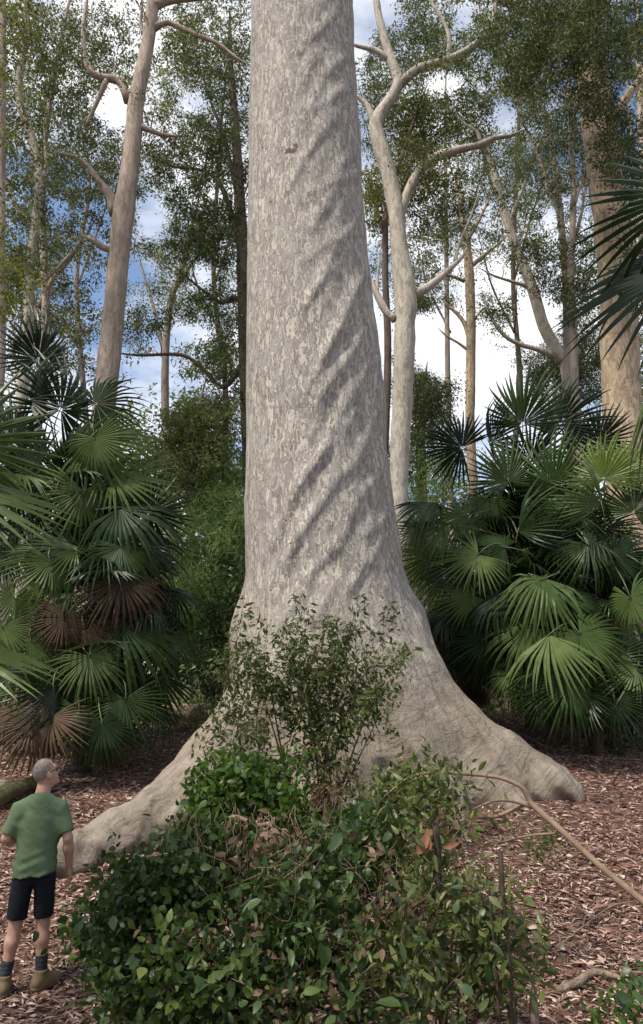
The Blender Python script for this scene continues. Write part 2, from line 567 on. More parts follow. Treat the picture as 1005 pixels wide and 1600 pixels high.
# ------------------------------------------------------------------ signed distance modelling
def rc(p, a, b, ra, rb):
    a = np.asarray(a, np.float32); b = np.asarray(b, np.float32)
    ba = b - a
    h = np.clip(((p - a) @ ba) / float(ba @ ba), 0, 1)
    return np.linalg.norm(p - a - h[..., None] * ba, axis=-1) - (ra + (rb - ra) * h)


def ell(p, c, r, R=None):
    q = p - np.asarray(c, np.float32)
    if R is not None: q = q @ np.asarray(R, np.float32)
    r = np.asarray(r, np.float32)
    k0 = np.linalg.norm(q / r, axis=-1)
    k1 = np.linalg.norm(q / (r * r), axis=-1)
    return k0 * (k0 - 1) / np.maximum(k1, 1e-6)


def smin(a, b, k):
    h = np.clip(.5 + .5 * (b - a) / k, 0, 1)
    return b + (a - b) * h - k * h * (1 - h)


def surfnets(Fd, lo, h):
    S = Fd < 0
    sh = tuple(s - 1 for s in Fd.shape)
    cnt = np.zeros(sh, np.int8)
    for a in (0, 1):
        for b in (0, 1):
            for c in (0, 1):
                cnt += S[a:a + sh[0], b:b + sh[1], c:c + sh[2]]
    mask = (cnt > 0) & (cnt < 8)
    idx = np.full(sh, -1, np.int32)
    ci = np.argwhere(mask)
    idx[mask] = np.arange(len(ci))
    acc = np.zeros((len(ci), 3)); n = np.zeros(len(ci))
    cs = [(a, b, c) for a in (0, 1) for b in (0, 1) for c in (0, 1)]
    for A in cs:
        for ax in range(3):
            if A[ax]: continue
            B = list(A); B[ax] = 1
            fa = Fd[ci[:, 0] + A[0], ci[:, 1] + A[1], ci[:, 2] + A[2]]
            fb = Fd[ci[:, 0] + B[0], ci[:, 1] + B[1], ci[:, 2] + B[2]]
            cr = (fa < 0) != (fb < 0)
            t = np.where(cr, fa / np.where(cr, fa - fb, 1), 0)
            p = np.array(A, float)[None].repeat(len(ci), 0)
            p[:, ax] += t
            acc += p * cr[:, None]; n += cr
    V = np.asarray(lo) + h * (ci + acc / n[:, None])
    Q = []
    for ax in range(3):
        u, v = (ax + 1) % 3, (ax + 2) % 3
        s0 = [slice(1, -1)] * 3; s1 = [slice(1, -1)] * 3
        s0[ax] = slice(0, -1); s1[ax] = slice(1, None)
        a0 = S[tuple(s0)]; a1 = S[tuple(s1)]
        e = np.argwhere(a0 != a1)
        st = a0[tuple(e.T)]
        off = np.ones(3, int); off[ax] = 0
        e = e + off
        def cell(du, dv):
            k = e.copy(); k[:, u] += du; k[:, v] += dv
            return idx[k[:, 0], k[:, 1], k[:, 2]]
        q = np.stack([cell(-1, -1), cell(0, -1), cell(0, 0), cell(-1, 0)], -1)
        q[~st] = q[~st][:, ::-1]
        Q.append(q)
    return V, np.vstack(Q)


def grid_pts(lo, hi, h):
    ax = [np.arange(lo[k], hi[k] + h, h, dtype=np.float32) for k in range(3)]
    return np.stack(np.meshgrid(*ax, indexing='ij'), -1)


def sdf_mesh(f, lo, hi, h):
    p = grid_pts(lo, hi, h)
    return surfnets(f(p), np.array(lo), h)


# ------------------------------------------------------------------ the giant spotted gum
TD = 11.5
sil = [(0, 393, 552), (100, 391, 556), (200, 388, 562), (300, 387, 568), (400, 386, 576), (500, 385, 587), (600, 385, 600), (700, 384, 606),
       (800, 383, 618), (900, 384, 632)]
tz, tx, tr = [], [], []
for y, a, b in sil:
    A, B = P(a, y, TD), P(b, y, TD)
    tz.append(A[2]); tx.append((A[0] + B[0]) / 2); tr.append((B[0] - A[0]) / 2 * .99)
tz = [26.0] + tz + [2.4, 0.0]
tx = [tx[0] - .45] + tx + [tx[-1] + .03, tx[-1] + .03]
tr = [tr[0] * .72] + tr + [tr[-1] * 1.07, tr[-1] * 1.16]
tz, tx, tr = (np.array(k[::-1]) for k in (tz, tx, tr))


def ridge_pts(rows):
    """rows: px x, px y, distance, radius, inward direction (x, z)"""
    return [(P(x, y, d) + np.array([nx_, ny_, nz_]) * r, r) for x, y, d, r, nx_, ny_, nz_ in rows]


right_root = ridge_pts([(645, 950, 11.4, 1.0, -1.12, 0, -.4), (690, 1035, 11.2, .92, -.95, 0, -.45), (738, 1100, 11.0, .78, -.75, .1, -.65),
                        (800, 1150, 10.8, .55, -.6, 0, -.8), (868, 1190, 10.6, .38, -.5, 0, -.87), (905, 1222, 10.5, .22, -.6, 0, -.8)])
left_root = ridge_pts([(392, 1010, 11.2, .95, 1.12, 0, -.4), (357, 1080, 10.7, .78, .92, .15, -.4), (304, 1155, 10.2, .62, .72, .1, -.7),
                       (240, 1224, 9.5, .42, .5, 0, -.87), (180, 1270, 8.95, .31, .25, 0, -.97), (112, 1305, 8.45, .24, .1, 0, -1), (50, 1335, 8.1, .15, .1, 0, -1)])
front_root = [(np.array([.15, 11.5, 3.0]), 1.1), (np.array([.1, 10.8, 1.9]), .95), (np.array([.12, 10.2, 1.1]), .75), (np.array([.15, 9.7, .6]), .5), (np.array([.2, 9.3, .35]), .25)]
mid_root = [(np.array([.5, 11.4, 2.7]), 1.0), (np.array([1.1, 10.5, 1.35]), .7), (np.array([1.5, 10.0, .75]), .42), (np.array([1.75, 9.7, .5]), .2)]
side_root = [(np.array([2.0, 10.7, 1.35]), .5), (np.array([2.35, 10.3, .9]), .3), (np.array([2.6, 10.05, .75]), .18)]
back1 = [(np.array([-.5, 11.9, 3.0]), 1.0), (np.array([-1.1, 13.0, 1.6]), .6), (np.array([-1.6, 13.8, 1.1]), .3)]
back2 = [(np.array([.8, 12.0, 3.0]), 1.0), (np.array([1.8, 12.9, 1.9]), .6), (np.array([2.8, 13.6, 1.4]), .3)]

ridges_px = [(480, 62, 507, 18), (466, 262, 507, 178), (508, 150, 537, 108), (498, 340, 519, 290), (508, 285, 547, 246), (494, 396, 522, 366),
             (486, 470, 506, 428), (484, 606, 519, 533), (502, 618, 550, 533), (490, 678, 509, 615), (474, 756, 531, 670), (446, 818, 491, 727),
             (464, 853, 522, 757), (443, 905, 472, 833), (487, 900, 516, 865), (583, 825, 606, 796), (537, 843, 559, 783), (530, 498, 559, 415),
             (515, 545, 538, 496), (449, 970, 482, 922), (536, 640, 570, 560), (552, 720, 585, 640), (524, 380, 552, 318), (534, 240, 556, 190),
             (470, 130, 486, 90), (500, 960, 524, 915), (556, 905, 590, 850), (420, 930, 436, 880), (575, 760, 598, 715), (520, 90, 540, 50)]
RID = []
for x0, y0, x1, y1 in ridges_px:
    ex, ey = (x1 - x0) * .38, (y1 - y0) * .38
    x0, y0, x1, y1 = x0 - ex, y0 - ey, x1 + ex * .7, y1 + ey * .7
    ends = []
    for x, y in ((x0, y0), (x1, y1)):
        z = P(x, y, TD - 1.1)[2]
        R_ = np.interp(z, tz, tr)
        s = np.clip((P(x, y, TD - 1.0)[0] - np.interp(z, tz, tx)) / R_, -.97, .97)
        ends.append((math.asin(s), z))
    RID.append(ends)
rr = np.random.default_rng(11)
for k in range(60):                                   # unseen rear side carries the same spiral
    th, z = rr.uniform(1.6, 4.4), rr.uniform(2.5, 16)
    RID.append([(th, z), (th + .32, z + rr.uniform(.7, 1.5))])


def tree_disp(p):
    z = p[:, 2]
    dx = p[:, 0] - np.interp(z, tz, tx); dy = p[:, 1] - TD
    th = np.arctan2(dx, -dy)
    R_ = np.interp(z, tz, tr)
    d = np.zeros(len(p), np.float32)
    for (t0, z0), (t1, z1) in RID:
        sel = np.where((z > z0 - .5) & (z < z1 + .5))[0]
        dt = (th[sel] - t0 + np.pi) % (2 * np.pi) - np.pi
        s = dt * R_[sel]; zz = z[sel] - z0
        bs, bz = ((t1 - t0) * 1.3, z1 - z0)
        L2 = bs * bs + bz * bz
        h = (s * bs + zz * bz) / L2
        hc = np.clip(h, 0, 1)
        dist = np.hypot(s - hc * bs, zz - hc * bz)
        side = np.sign(s * bz - zz * bs)              # steep on the lower right, soft on the upper left
        w = np.where(side > 0, .05, .12)
        tp = np.clip(1.12 - np.abs(hc - .5) * 1.1, 0, 1)
        d[sel] += (.047 if z0 < 8.5 else .036) * tp * np.exp(-(dist / w) ** 2)
    # sheared lumps all over the trunk
    q = np.stack([th * R_ * 1.0 - z * .42, z * .42, np.zeros_like(z)], -1)
    up = np.clip((z - 1.8) / 2, 0, 1)
    rs = np.clip((np.sin(th - .1) + .55) * 1.2, .15, 1)
    d += up * rs * (vnoise(q * np.array([3.2, .9, 1], np.float32)) * .03 + vnoise(q * np.array([8.5, 1.8, 1], np.float32) + 9.1) * .034)
    d += vnoise(p, 1.1) * .03 * up
    d += vnoise(p * np.array([1, 1, .5], np.float32), 8.5) * .016
    # wrinkled skin of the buttress roots
    lo = 1 - np.clip((z - 1.2) / 2.6, 0, 1)
    rad = np.hypot(dx, dy)
    w = np.stack([rad * 3.3 + z * 3.0, th * 1.6, z * .6], -1)
    d += lo * (vnoise(w * np.array([1.6, 1, 1], np.float32)) * .075 + vnoise(w * np.array([4.2, 2.6, 1], np.float32) + 3.3) * .038 + vnoise(p, 4.0) * .05 + vnoise(p, 9) * .016 + np.where(dx < -.5, vnoise(p, 7) * .05 + vnoise(p + 4.4, 12) * .045, 0))
    fl = np.stack([th * 7, rad * .25, z * .25], -1)
    d += lo * vnoise(fl) * .10
    return d


def tree_sdf(p, low):
    z = p[..., 2]
    dx = p[..., 0] - np.interp(z, tz, tx).astype(np.float32)
    d = (np.hypot(dx, p[..., 1] - TD) - np.interp(z, tz, tr).astype(np.float32)).astype(np.float32)
    if low:
        for chain, k in ((right_root, .45), (left_root, .28), (front_root, .5), (mid_root, .45), (side_root, .35), (back1, .5), (back2, .5)):
            c = None
            for (a, ra), (b, rb) in zip(chain[:-1], chain[1:]):
                s = rc(p, a, b, ra, rb)
                c = s if c is None else smin(c, s, .16)
            d = smin(d, c, k)
    m = np.abs(d) < .4
    d[m] -= tree_disp(p[m]).astype(np.float32)
    return d


TH = .05
tlo = np.array([-4.4, 7.2, .0]); thi = np.array([4.6, 14.4, 21.0])
shp = tuple(int(v) for v in np.round((thi - tlo) / TH).astype(int) + 1)
FT = np.full(shp, 1.0, np.float32)
kz = int(round(5.4 / TH))
ax = [tlo[k] + TH * np.arange(shp[k], dtype=np.float32) for k in range(3)]
pl = np.stack(np.meshgrid(ax[0], ax[1], ax[2][:kz], indexing='ij'), -1).astype(np.float32)
FT[:, :, :kz] = tree_sdf(pl, True)
x0, x1 = int((-2.3 - tlo[0]) / TH), int((2.2 - tlo[0]) / TH)
y0, y1 = int((9.6 - tlo[1]) / TH), int((13.4 - tlo[1]) / TH)
pl = np.stack(np.meshgrid(ax[0][x0:x1], ax[1][y0:y1], ax[2][kz - 1:], indexing='ij'), -1).astype(np.float32)
up_ = tree_sdf(pl, False)
# blend the last lower slabs so that the root union fades into the plain trunk
FT[x0:x1, y0:y1, kz:] = up_[:, :, 1:]
for s in range(20):
    k = kz - 20 + s
    w = s / 20
    sl_ = np.stack(np.meshgrid(ax[0][x0:x1], ax[1][y0:y1], ax[2][k:k + 1], indexing='ij'), -1).astype(np.float32)
    FT[x0:x1, y0:y1, k:k + 1] = FT[x0:x1, y0:y1, k:k + 1] * (1 - w) + tree_sdf(sl_, False) * w
FT[:, :, -1] = 1.0
V, Q = surfnets(FT, tlo, TH)
del FT, pl, up_
base = G(0.1, TD)
giant = empty('spotted_gum_tree', base, 'giant spotted gum with mottled grey and cream twisted trunk and flaring buttress roots', 'tree')
gt = mesh_np('trunk', V, Q, M['trunk'], giant)
dx_ = V[:, 0] - np.interp(V[:, 2], tz, tx); dy_ = V[:, 1] - TD
rad_ = np.hypot(dx_, dy_)
tuv = np.stack([np.arctan2(dx_, -dy_) * 1.5, rad_ - V[:, 2] * .8, rad_ * 0], -1).astype(np.float32)
gt.data.attributes.new('tuv', 'FLOAT_VECTOR', 'POINT').data.foreach_set('vector', tuv.ravel())

# ------------------------------------------------------------------ trees of the forest
def clump_leaves(centers, rad, per, L, Wd, droop=.6, flat=.7, seed=0, rndbias=None):
    r = np.random.default_rng(seed)
    n = len(centers) * per
    ci = np.repeat(np.arange(len(centers)), per)
    g = r.normal(0, .5, (n, 3)) * np.array([1, 1, flat])
    rad = np.broadcast_to(np.asarray(rad, float), (len(centers),))
    pos = centers[ci] + g * rad[ci][:, None]
    a = nrm(r.normal(0, 1, (n, 3)) + np.array([0, 0, -droop]) + g * .5)
    nn = nrm(r.normal(0, 1, (n, 3)) + np.array([0, 0, .4]))
    s = r.uniform(.5, 1.35, n)
    cr = r.random(len(centers))
    rnd = np.clip(.45 * cr[ci] + .55 * r.random(n), 0, 1)
    return pos, a, nn, L * s, Wd * s, rnd


def skeleton(polys, step=.5):
    S = []
    for p, r in polys:
        q, rr_ = spline(p, r, step)
        S.append(np.hstack([q, rr_[:, None]]))
    return np.vstack(S)


def connect(S, C, rscale=.011, r=None, sag=.12):
    """join clump centres to the nearest wood, nearest first: branchlets that fork from one another"""
    r = r or np.random.default_rng(1)
    tw = []
    todo = list(range(len(C)))
    d0 = [np.min(np.linalg.norm(S[:, :3] - C[k], axis=1)) for k in todo]
    for k in np.argsort(d0):
        c = C[k]
        dd = np.linalg.norm(S[:, :3] - c, axis=1)
        j = int(np.argmin(dd + .6 * np.maximum(0, S[:, 2] - c[2])))
        a = S[j, :3]; L = dd[j]
        r0 = min(S[j, 3] * .6, .012 + rscale * L)
        mid = (a + c) / 2 + r.normal(0, 1, 3) * L * sag + np.array([0, 0, .10 * L])
        q1 = a + (mid - a) * .5 + r.normal(0, 1, 3) * L * .05
        pts = np.array([a, q1, mid, c])
        tw.append((pts, [r0, r0 * .8, r0 * .62, max(.006, r0 * .3)]))
        pp, rr_ = spline(pts, tw[-1][1], .35)
        S = np.vstack([S, np.hstack([pp[1:], rr_[1:, None]])])
    return tw


GAPS = [(300, 160, 26, 20), (178, 165, 34, 34), (700, 540, 70, 55), (660, 520, 40, 40), (770, 600, 55, 45), (835, 500, 35, 45), (240, 590, 42, 36), (255, 620, 25, 25), (600, 15, 30, 35),
        (240, 340, 30, 40), (215, 420, 25, 30), (570, 60, 16, 40), (790, 440, 25, 30), (120, 420, 20, 20), (790, 180, 22, 30), (620, 240, 0, 0), (320, 430, 25, 20), (90, 330, 16, 20),
        (690, 130, 30, 20), (725, 30, 20, 20), (300, 520, 40, 18), (980, 150, 16, 26), (760, 330, 18, 20), (860, 340, 14, 24), (240, 60, 16, 26), (335, 300, 14, 14)]


def in_gap(x, y):
    return any(((x - a) / max(c, 1)) ** 2 + ((y - b) / max(d, 1)) ** 2 < 1 for a, b, c, d in GAPS)


def blobs(specs, seed, mult=1.0):
    """specs: px x, px y, px rx, px ry, distance, depth spread, count"""
    r = np.random.default_rng(seed)
    out = []
    for x, y, rx, ry, d, sd_, n in specs:
        k = tries = 0; n = int(n * mult)
        while k < n and tries < n * 20:
            tries += 1
            v = r.normal(0, .62, 3)
            px, py = x + v[0] * rx, y + v[1] * ry
            if in_gap(px, py): continue
            out.append(P(px, py, d + v[2] * sd_)); k += 1
    return np.array(out)


def tree(name, label, trunk, limbs, crown, bark, leaf, d, group=None, rc_=.27, per=50, L=.112, Wd=.042, seed=1, droop=.7, cat='tree', n=12, rough=.12, step=.3):
    """trunk / limbs: lists of (px, py, px width[, distance]); the trunk is carried down to the ground"""
    def conv(l):
        p, r = [], []
        for t in l:
            dd = t[3] if len(t) > 3 else d
            q = P(t[0], t[1], dd)
            p.append(q); r.append(t[2] / pxm(q) / 2)
        return np.array(p), np.array(r)
    tp, tr_ = conv(trunk)
    g = G(tp[0, 0] + (tp[0, 0] - tp[1, 0]) * .3, tp[0, 1])
    low = np.array([g[0], g[1], g[2] - .25])
    tp = np.vstack([low, low + (tp[0] - low) * .12, tp]); tr_ = np.concatenate([[tr_[0] * 1.55, tr_[0] * 1.2], tr_])
    tp = np.vstack([tp, tp[-1] + (tp[-1] - tp[-2]) * .7 + np.array([.1, 0, .2])]); tr_ = np.append(tr_, .015)
    root = empty(name, g, label, cat, group)
    tubes_obj('trunk', [(tp, tr_)], bark, root, n, step, rough)
    polys = [(tp[3:] if len(tp) > 4 else tp[1:], tr_[3:] if len(tp) > 4 else tr_[1:])]
    for l in limbs:
        lp, lr = conv(l)
        lp = np.vstack([lp, lp[-1] + (lp[-1] - lp[-2]) * .8 + np.array([0, 0, .15])]); lr = np.append(lr, .012)
        tubes_obj('limb', [(lp, lr)], bark, root, 8, .2, rough * 1.8)
        polys.append((lp, lr))
    C = blobs(crown, seed, 2.55) if crown else np.zeros((0, 3))
    if len(C):
        tw = connect(skeleton(polys), C, r=np.random.default_rng(seed))
        tag(tubes_obj('twigs', tw, bark if bark is not M['gum_white'] else M['bark_grey'], root, 4, .9), kind='stuff')
        pos, a, nn, l_, w_, rnd = clump_leaves(C, np.random.default_rng(seed).uniform(.75, 1.25, len(C)) * rc_, per, L, Wd, droop, .75, seed)
        V, F = leaf_np(L_SIMPLE, pos, a, nn, l_, w_)
        tag(mesh_np('crown', V, F, leaf, root, rnd=np.repeat(rnd, 4), smooth=False), kind='stuff')
    return root


FG = 'gum trees of the forest behind the giant'
# tall pinkish gum on the left
tree('gum_tree', 'tall smooth pinkish gum behind the left palm, leaning right and forked',
     [(148, 780, 38), (160, 660, 36), (173, 540, 34), (184, 420, 32), (193, 335, 33), (205, 250, 27), (213, 160, 25), (229, 80, 21), (238, 10, 18), (244, -120, 18), (250, -300, 12)],
     [[(200, 158, 15), (188, 128, 13), (168, 122, 12), (150, 118, 11), (136, 100, 9), (130, 50, 7), (135, 10, 5)],
      [(180, 335, 18), (172, 305, 15), (155, 285, 12), (140, 262, 8), (118, 245, 7), (95, 240, 5)],
      [(168, 122, 9), (158, 145, 8), (142, 180, 6)],
      [(215, 195, 11), (235, 204, 9), (262, 212, 6)], [(240, 45, 12), (262, 35, 9), (300, 52, 8), (340, 68, 6), (372, 92, 4)],
      [(178, 392, 12), (160, 386, 11), (136, 372, 9), (112, 396, 6), (80, 430, 5)],
      [(232, 60, 8), (220, 40, 6), (222, 15, 4)], [(238, 10, 14), (270, 0, 12), (330, -6, 10), (385, -4, 7)]],
     [(170, 70, 60, 75, 19, 2, 36), (90, 70, 70, 80, 19, 2.5, 44), (300, 60, 90, 70, 19, 2.5, 50), (120, 250, 80, 70, 19, 2, 46), (270, 220, 60, 60, 19, 2, 30), (100, 410, 60, 50, 19, 2, 16),
      (250, -70, 200, 60, 19, 3, 40)],
     M['gum_pink'], M['leaf_euc'], 17, FG, seed=21)
# slender pale curving gum, far left
tree('gum_tree', 'slender pale gum with curving trunk and shaggy base near the left edge',
     [(40, 560, 17), (46, 430, 16), (56, 350, 15), (62, 280, 15), (48, 215, 13), (30, 150, 11), (36, 80, 9), (42, 20, 8), (40, -80, 6)],
     [[(60, 290, 8), (72, 262, 6), (70, 220, 4)], [(56, 350, 8), (30, 330, 6), (8, 280, 5)]],
     [(40, 60, 70, 70, 16, 2, 36), (20, 200, 50, 80, 16, 2, 30), (60, 330, 60, 60, 16, 2, 22), (30, 420, 40, 40, 16, 1, 18)],
     M['gum_white'], M['leaf_euc'], 16, FG, seed=22)
tree('gum_tree', 'dark slim forked trunk beside the curving pale gum at far left',
     [(68, 560, 14), (70, 430, 12), (66, 330, 11), (68, 240, 10), (80, 150, 8), (100, 40, 6)],
     [[(62, 480, 9), (80, 440, 8), (105, 410, 7), (130, 375, 5)], [(66, 520, 10), (50, 470, 8), (36, 430, 5)]],
     [(120, 330, 60, 60, 19, 2, 18), (100, 150, 60, 80, 19, 2, 30), (110, 480, 50, 35, 19, 2, 12)],
     M['gum_pink'], M['leaf_dark'], 19, FG, seed=23)
tree('gum_tree', 'reddish brown trunk cut by the left edge of the picture',
     [(-4, 620, 18), (0, 400, 16), (2, 200, 14), (4, 0, 12), (6, -150, 10)], [], [(0, 120, 50, 110, 14, 1, 26), (10, 440, 40, 60, 14, 1, 16)], M['gum_pink'], M['leaf_yellow'], 14, FG, seed=24)
# dark tree just left of the giant
tree('canopy_tree', 'dense dark leafed tree showing between the left gum and the giant trunk',
     [(392, 780, 26), (384, 560, 22), (380, 420, 20), (374, 300, 17), (368, 200, 13), (360, 90, 9)],
     [[(382, 470, 11), (362, 466, 9), (345, 472, 6), (300, 440, 4)], [(380, 400, 10), (350, 300, 8), (322, 268, 5), (280, 262, 4)], [(384, 560, 9), (350, 605, 9), (320, 580, 7), (285, 555, 6), (215, 555, 4)],
      [(376, 330, 8), (352, 220, 6), (330, 160, 4)]],
     [(340, 250, 55, 90, 20, 2, 80), (330, 380, 65, 80, 20, 2, 66), (350, 520, 45, 70, 20, 2, 46), (290, 330, 60, 60, 20, 2, 34), (360, 650, 26, 70, 20, 1.5, 24), (345, 110, 45, 70, 20, 2, 34), (240, 500, 50, 30, 20, 2, 10)],
     M['bark_dark'], M['leaf_dark'], 20, FG, seed=25)
# pale light-green tree behind
tree('gum_tree', 'sunlit light green tree low behind the left palm',
     [(300, 900, 14), (296, 780, 12), (300, 700, 9), (310, 640, 6)], [[(296, 780, 8), (280, 720, 6), (262, 690, 4)]],
     [(300, 690, 45, 50, 18.3, .8, 56), (265, 725, 40, 45, 18.3, .8, 38), (325, 650, 30, 26, 18.3, .8, 20), (330, 770, 36, 50, 18.3, .8, 34), (275, 650, 24, 20, 18.3, .8, 10)],
     M['bark_grey'], M['leaf_far'], 18.3, FG, seed=26, rc_=.28, per=56, L=.11, Wd=.04)
tree('gum_tree', 'lacy sunlit gum crown filling the gap between the left gum and the dark tree',
     [(262, 800, 14), (258, 600, 12), (265, 480, 10), (285, 420, 8), (300, 350, 6)], [[(258, 560, 7), (240, 480, 5), (225, 430, 4)], [(275, 450, 6), (310, 400, 5), (340, 390, 4)]],
     [(270, 410, 60, 50, 27, 3, 40), (320, 440, 40, 40, 27, 3, 26), (250, 350, 40, 50, 27, 3, 22), (210, 500, 30, 40, 27, 3, 10), (290, 490, 40, 30, 27, 3, 12)],
     M['bark_grey'], M['leaf_yellow'], 27, FG, seed=27, rc_=.36, per=50)
# white gum right of the giant
tree('gum_tree', 'pale cream gum with candelabra limbs immediately right of the giant trunk',
     [(622, 800, 31.0), (624, 740, 30.1), (628, 640, 32.7), (632, 540, 34.4), (634, 480, 34.4), (630, 430, 32.7), (622, 370, 27.5), (618, 320, 25.8), (604, 260, 25.8), (588, 205, 22.4), (592, 182, 18.9), (622, 132, 17.2), (612, 95, 14.6), (598, 50, 12.0), (588, 0, 10.3), (578, -90, 7.7)],
     [[(620, 345, 22), (636, 305, 17), (655, 268, 15), (682, 246, 14), (715, 234, 12), (752, 226, 11), (772, 216, 8), (798, 212, 6)],
      [(622, 134, 16), (655, 108, 15), (700, 94, 13), (735, 75, 11), (768, 48, 9), (774, 10, 7)],
      [(640, 462, 17), (665, 452, 13), (690, 432, 11), (712, 412, 8), (722, 402, 6)],
      [(618, 500, 15), (604, 488, 12), (590, 462, 10), (584, 448, 8)], [(590, 462, 5), (590, 430, 4), (594, 400, 3)], [(612, 95, 11), (585, 78, 9), (558, 72, 7)], [(588, 205, 12), (574, 165, 9), (558, 150, 7)],
      [(712, 412, 5), (718, 380, 4), (735, 340, 3)], [(700, 94, 7), (700, 50, 6), (675, 5, 5)], [(752, 226, 6), (745, 205, 5), (728, 195, 4)]],
     [(640, 190, 45, 45, 19.5, 1, 26), (640, 290, 26, 50, 19.5, 1, 14), (700, 60, 80, 60, 19.5, 1.5, 50), (590, 150, 30, 80, 20, 1, 22), (720, 170, 70, 40, 20, 1.5, 34), (700, 330, 70, 50, 20, 1.5, 34), (590, 330, 25, 60, 20, 1, 16), (640, 30, 60, 50, 19.5, 1.5, 22),
      (660, -60, 120, 50, 18, 3, 26), (660, 240, 30, 20, 17.2, .5, 8), (700, 110, 40, 16, 17.4, .5, 8)],
     M['gum_white'], M['leaf_euc'], 18, FG, seed=28, rough=.2, step=.2)
tree('gum_tree', 'yellowish leafy young gum hanging over the pale cream gum fork',
     [(598, 800, 14), (606, 560, 12), (602, 420, 10), (606, 320, 9), (630, 240, 6), (650, 180, 4)], [[(604, 380, 6), (590, 330, 4), (580, 300, 3)]],
     [(655, 215, 42, 45, 19.6, .8, 30), (582, 300, 16, 40, 19, .8, 18), (640, 290, 16, 26, 19.4, .6, 8), (660, 165, 36, 24, 19.5, .8, 12), (680, 270, 30, 30, 19.5, .8, 10)],
     M['bark_dark'], M['leaf_yellow'], 19, FG, seed=29, per=46)
tree('canopy_tree', 'dark bushy tree behind the pale cream gum, against the bright sky',
     [(660, 800, 18), (658, 680, 14), (664, 640, 9), (664, 600, 6)], [],
     [(665, 600, 34, 60, 24, 2, 60), (670, 660, 30, 50, 24, 2, 44), (655, 520, 18, 40, 24, 2, 20), (640, 720, 40, 50, 24, 2, 36)],
     M['bark_dark'], M['leaf_dark'], 24, FG, seed=30, rc_=.36, per=60)
tree('gum_tree', 'slim straight brown gum standing alone in the bright gap above the right palms',
     [(736, 700, 15), (735, 620, 15), (736, 520, 15), (734, 440, 15), (730, 390, 13), (722, 340, 11), (716, 290, 8)],
     [[(735, 540, 8), (728, 510, 7), (715, 490, 6), (700, 478, 4)], [(733, 548, 6), (715, 535, 4), (698, 525, 4)], [(732, 420, 8), (755, 400, 6), (780, 380, 4)], [(728, 380, 7), (745, 350, 6), (765, 310, 4)], [(726, 440, 6), (700, 430, 5), (670, 440, 3)]],
     [(740, 330, 70, 50, 28, 3, 34), (780, 400, 50, 40, 28, 3, 20), (690, 480, 36, 30, 28, 2, 7), (690, 380, 40, 40, 28, 3, 20)],
     M['gum_tan'], M['leaf_euc'], 28, FG, seed=31, rc_=.36)
tree('gum_tree', 'pale leaning gum curving up to the left over the right palms',
     [(890, 600, 22), (876, 560, 20), (850, 510, 18), (832, 450, 17), (812, 400, 15), (794, 350, 13), (782, 310, 11), (768, 260, 9), (752, 220, 8), (735, 205, 6)],
     [[(868, 556, 11), (840, 546, 9), (812, 538, 7), (788, 524, 6), (770, 500, 5), (760, 475, 3)], [(794, 350, 7), (815, 300, 5), (830, 260, 4)], [(832, 450, 7), (800, 440, 5), (770, 430, 4)]],
     [(780, 490, 40, 26, 25, 2, 18), (820, 260, 60, 60, 25, 3, 40), (760, 240, 50, 50, 25, 3, 26), (830, 380, 40, 40, 25, 3, 18)],
     M['gum_white'], M['leaf_euc'], 25, FG, seed=32, rc_=.34)
tree('gum_tree', 'slim grey gum with forked top, left one of the pair beside the broad tan trunk',
     [(888, 640, 12), (886, 540, 11), (884, 440, 11), (876, 340, 10), (864, 240, 9), (850, 180, 7), (830, 130, 5)],
     [[(876, 340, 7), (850, 270, 6), (822, 200, 4)], [(884, 420, 6), (905, 350, 5), (915, 290, 4)]],
     [(880, 260, 60, 60, 23, 3, 44), (860, 420, 40, 50, 23, 2, 30), (900, 400, 30, 50, 23, 2, 24), (850, 160, 70, 60, 23, 3, 44)],
     M['bark_grey'], M['leaf_euc'], 23, FG, seed=33)
tree('gum_tree', 'slim grey gum hugging the broad tan trunk at right',
     [(902, 640, 11), (897, 520, 11), (892, 420, 10), (896, 320, 9), (892, 220, 8), (890, 120, 6)], [[(895, 330, 6), (912, 270, 5), (925, 230, 3)]],
     [(900, 190, 50, 70, 21, 2, 34), (900, 470, 26, 40, 21, 1, 16)],
     M['bark_grey'], M['leaf_dark'], 21, FG, seed=34)
tree('canopy_tree', 'dark round crowned tree above the right palms between slim gums and the tan trunk',
     [(905, 700, 16), (895, 620, 12), (890, 570, 7)], [],
     [(870, 560, 50, 34, 30, 2, 60), (920, 555, 34, 50, 30, 2, 60), (850, 590, 40, 26, 30, 2, 30), (900, 610, 60, 30, 30, 2, 40)],
     M['bark_dark'], M['leaf_dark'], 30, FG, seed=35, rc_=.42, per=64)
tree('gum_tree', 'broad tan flaky barked gum rising at the right edge',
     [(985, 780, 66), (975, 680, 60), (969, 560, 58), (966, 460, 56), (957, 360, 54), (945, 260, 52), (934, 180, 50), (922, 100, 46), (912, 0, 42), (900, -140, 34), (890, -300, 26)],
     [[(940, 230, 20), (975, 160, 15), (1010, 110, 12)], [(922, 100, 18), (870, 40, 14), (820, 10, 10), (780, 0, 8)]],
     [(870, 40, 100, 55, 16, 2, 110), (960, 60, 80, 70, 16, 2, 80), (830, 110, 50, 40, 16, 1.5, 34), (975, 230, 40, 60, 16.5, 1, 34), (930, 140, 40, 40, 16, 1, 16), (990, 420, 24, 60, 16.5, 1, 12), (900, -60, 150, 50, 16, 3, 50)],
     M['gum_tan'], M['leaf_dark'], 19, FG, seed=36, per=56)
tree('gum_tree', 'narrow reddish trunk in the top right corner beside the tan gum',
     [(1010, 500, 12), (1004, 300, 12), (1002, 180, 11), (998, 60, 10)], [], [(990, 120, 30, 60, 24, 2, 16)], M['gum_pink'], M['leaf_yellow'], 24, FG, seed=37)
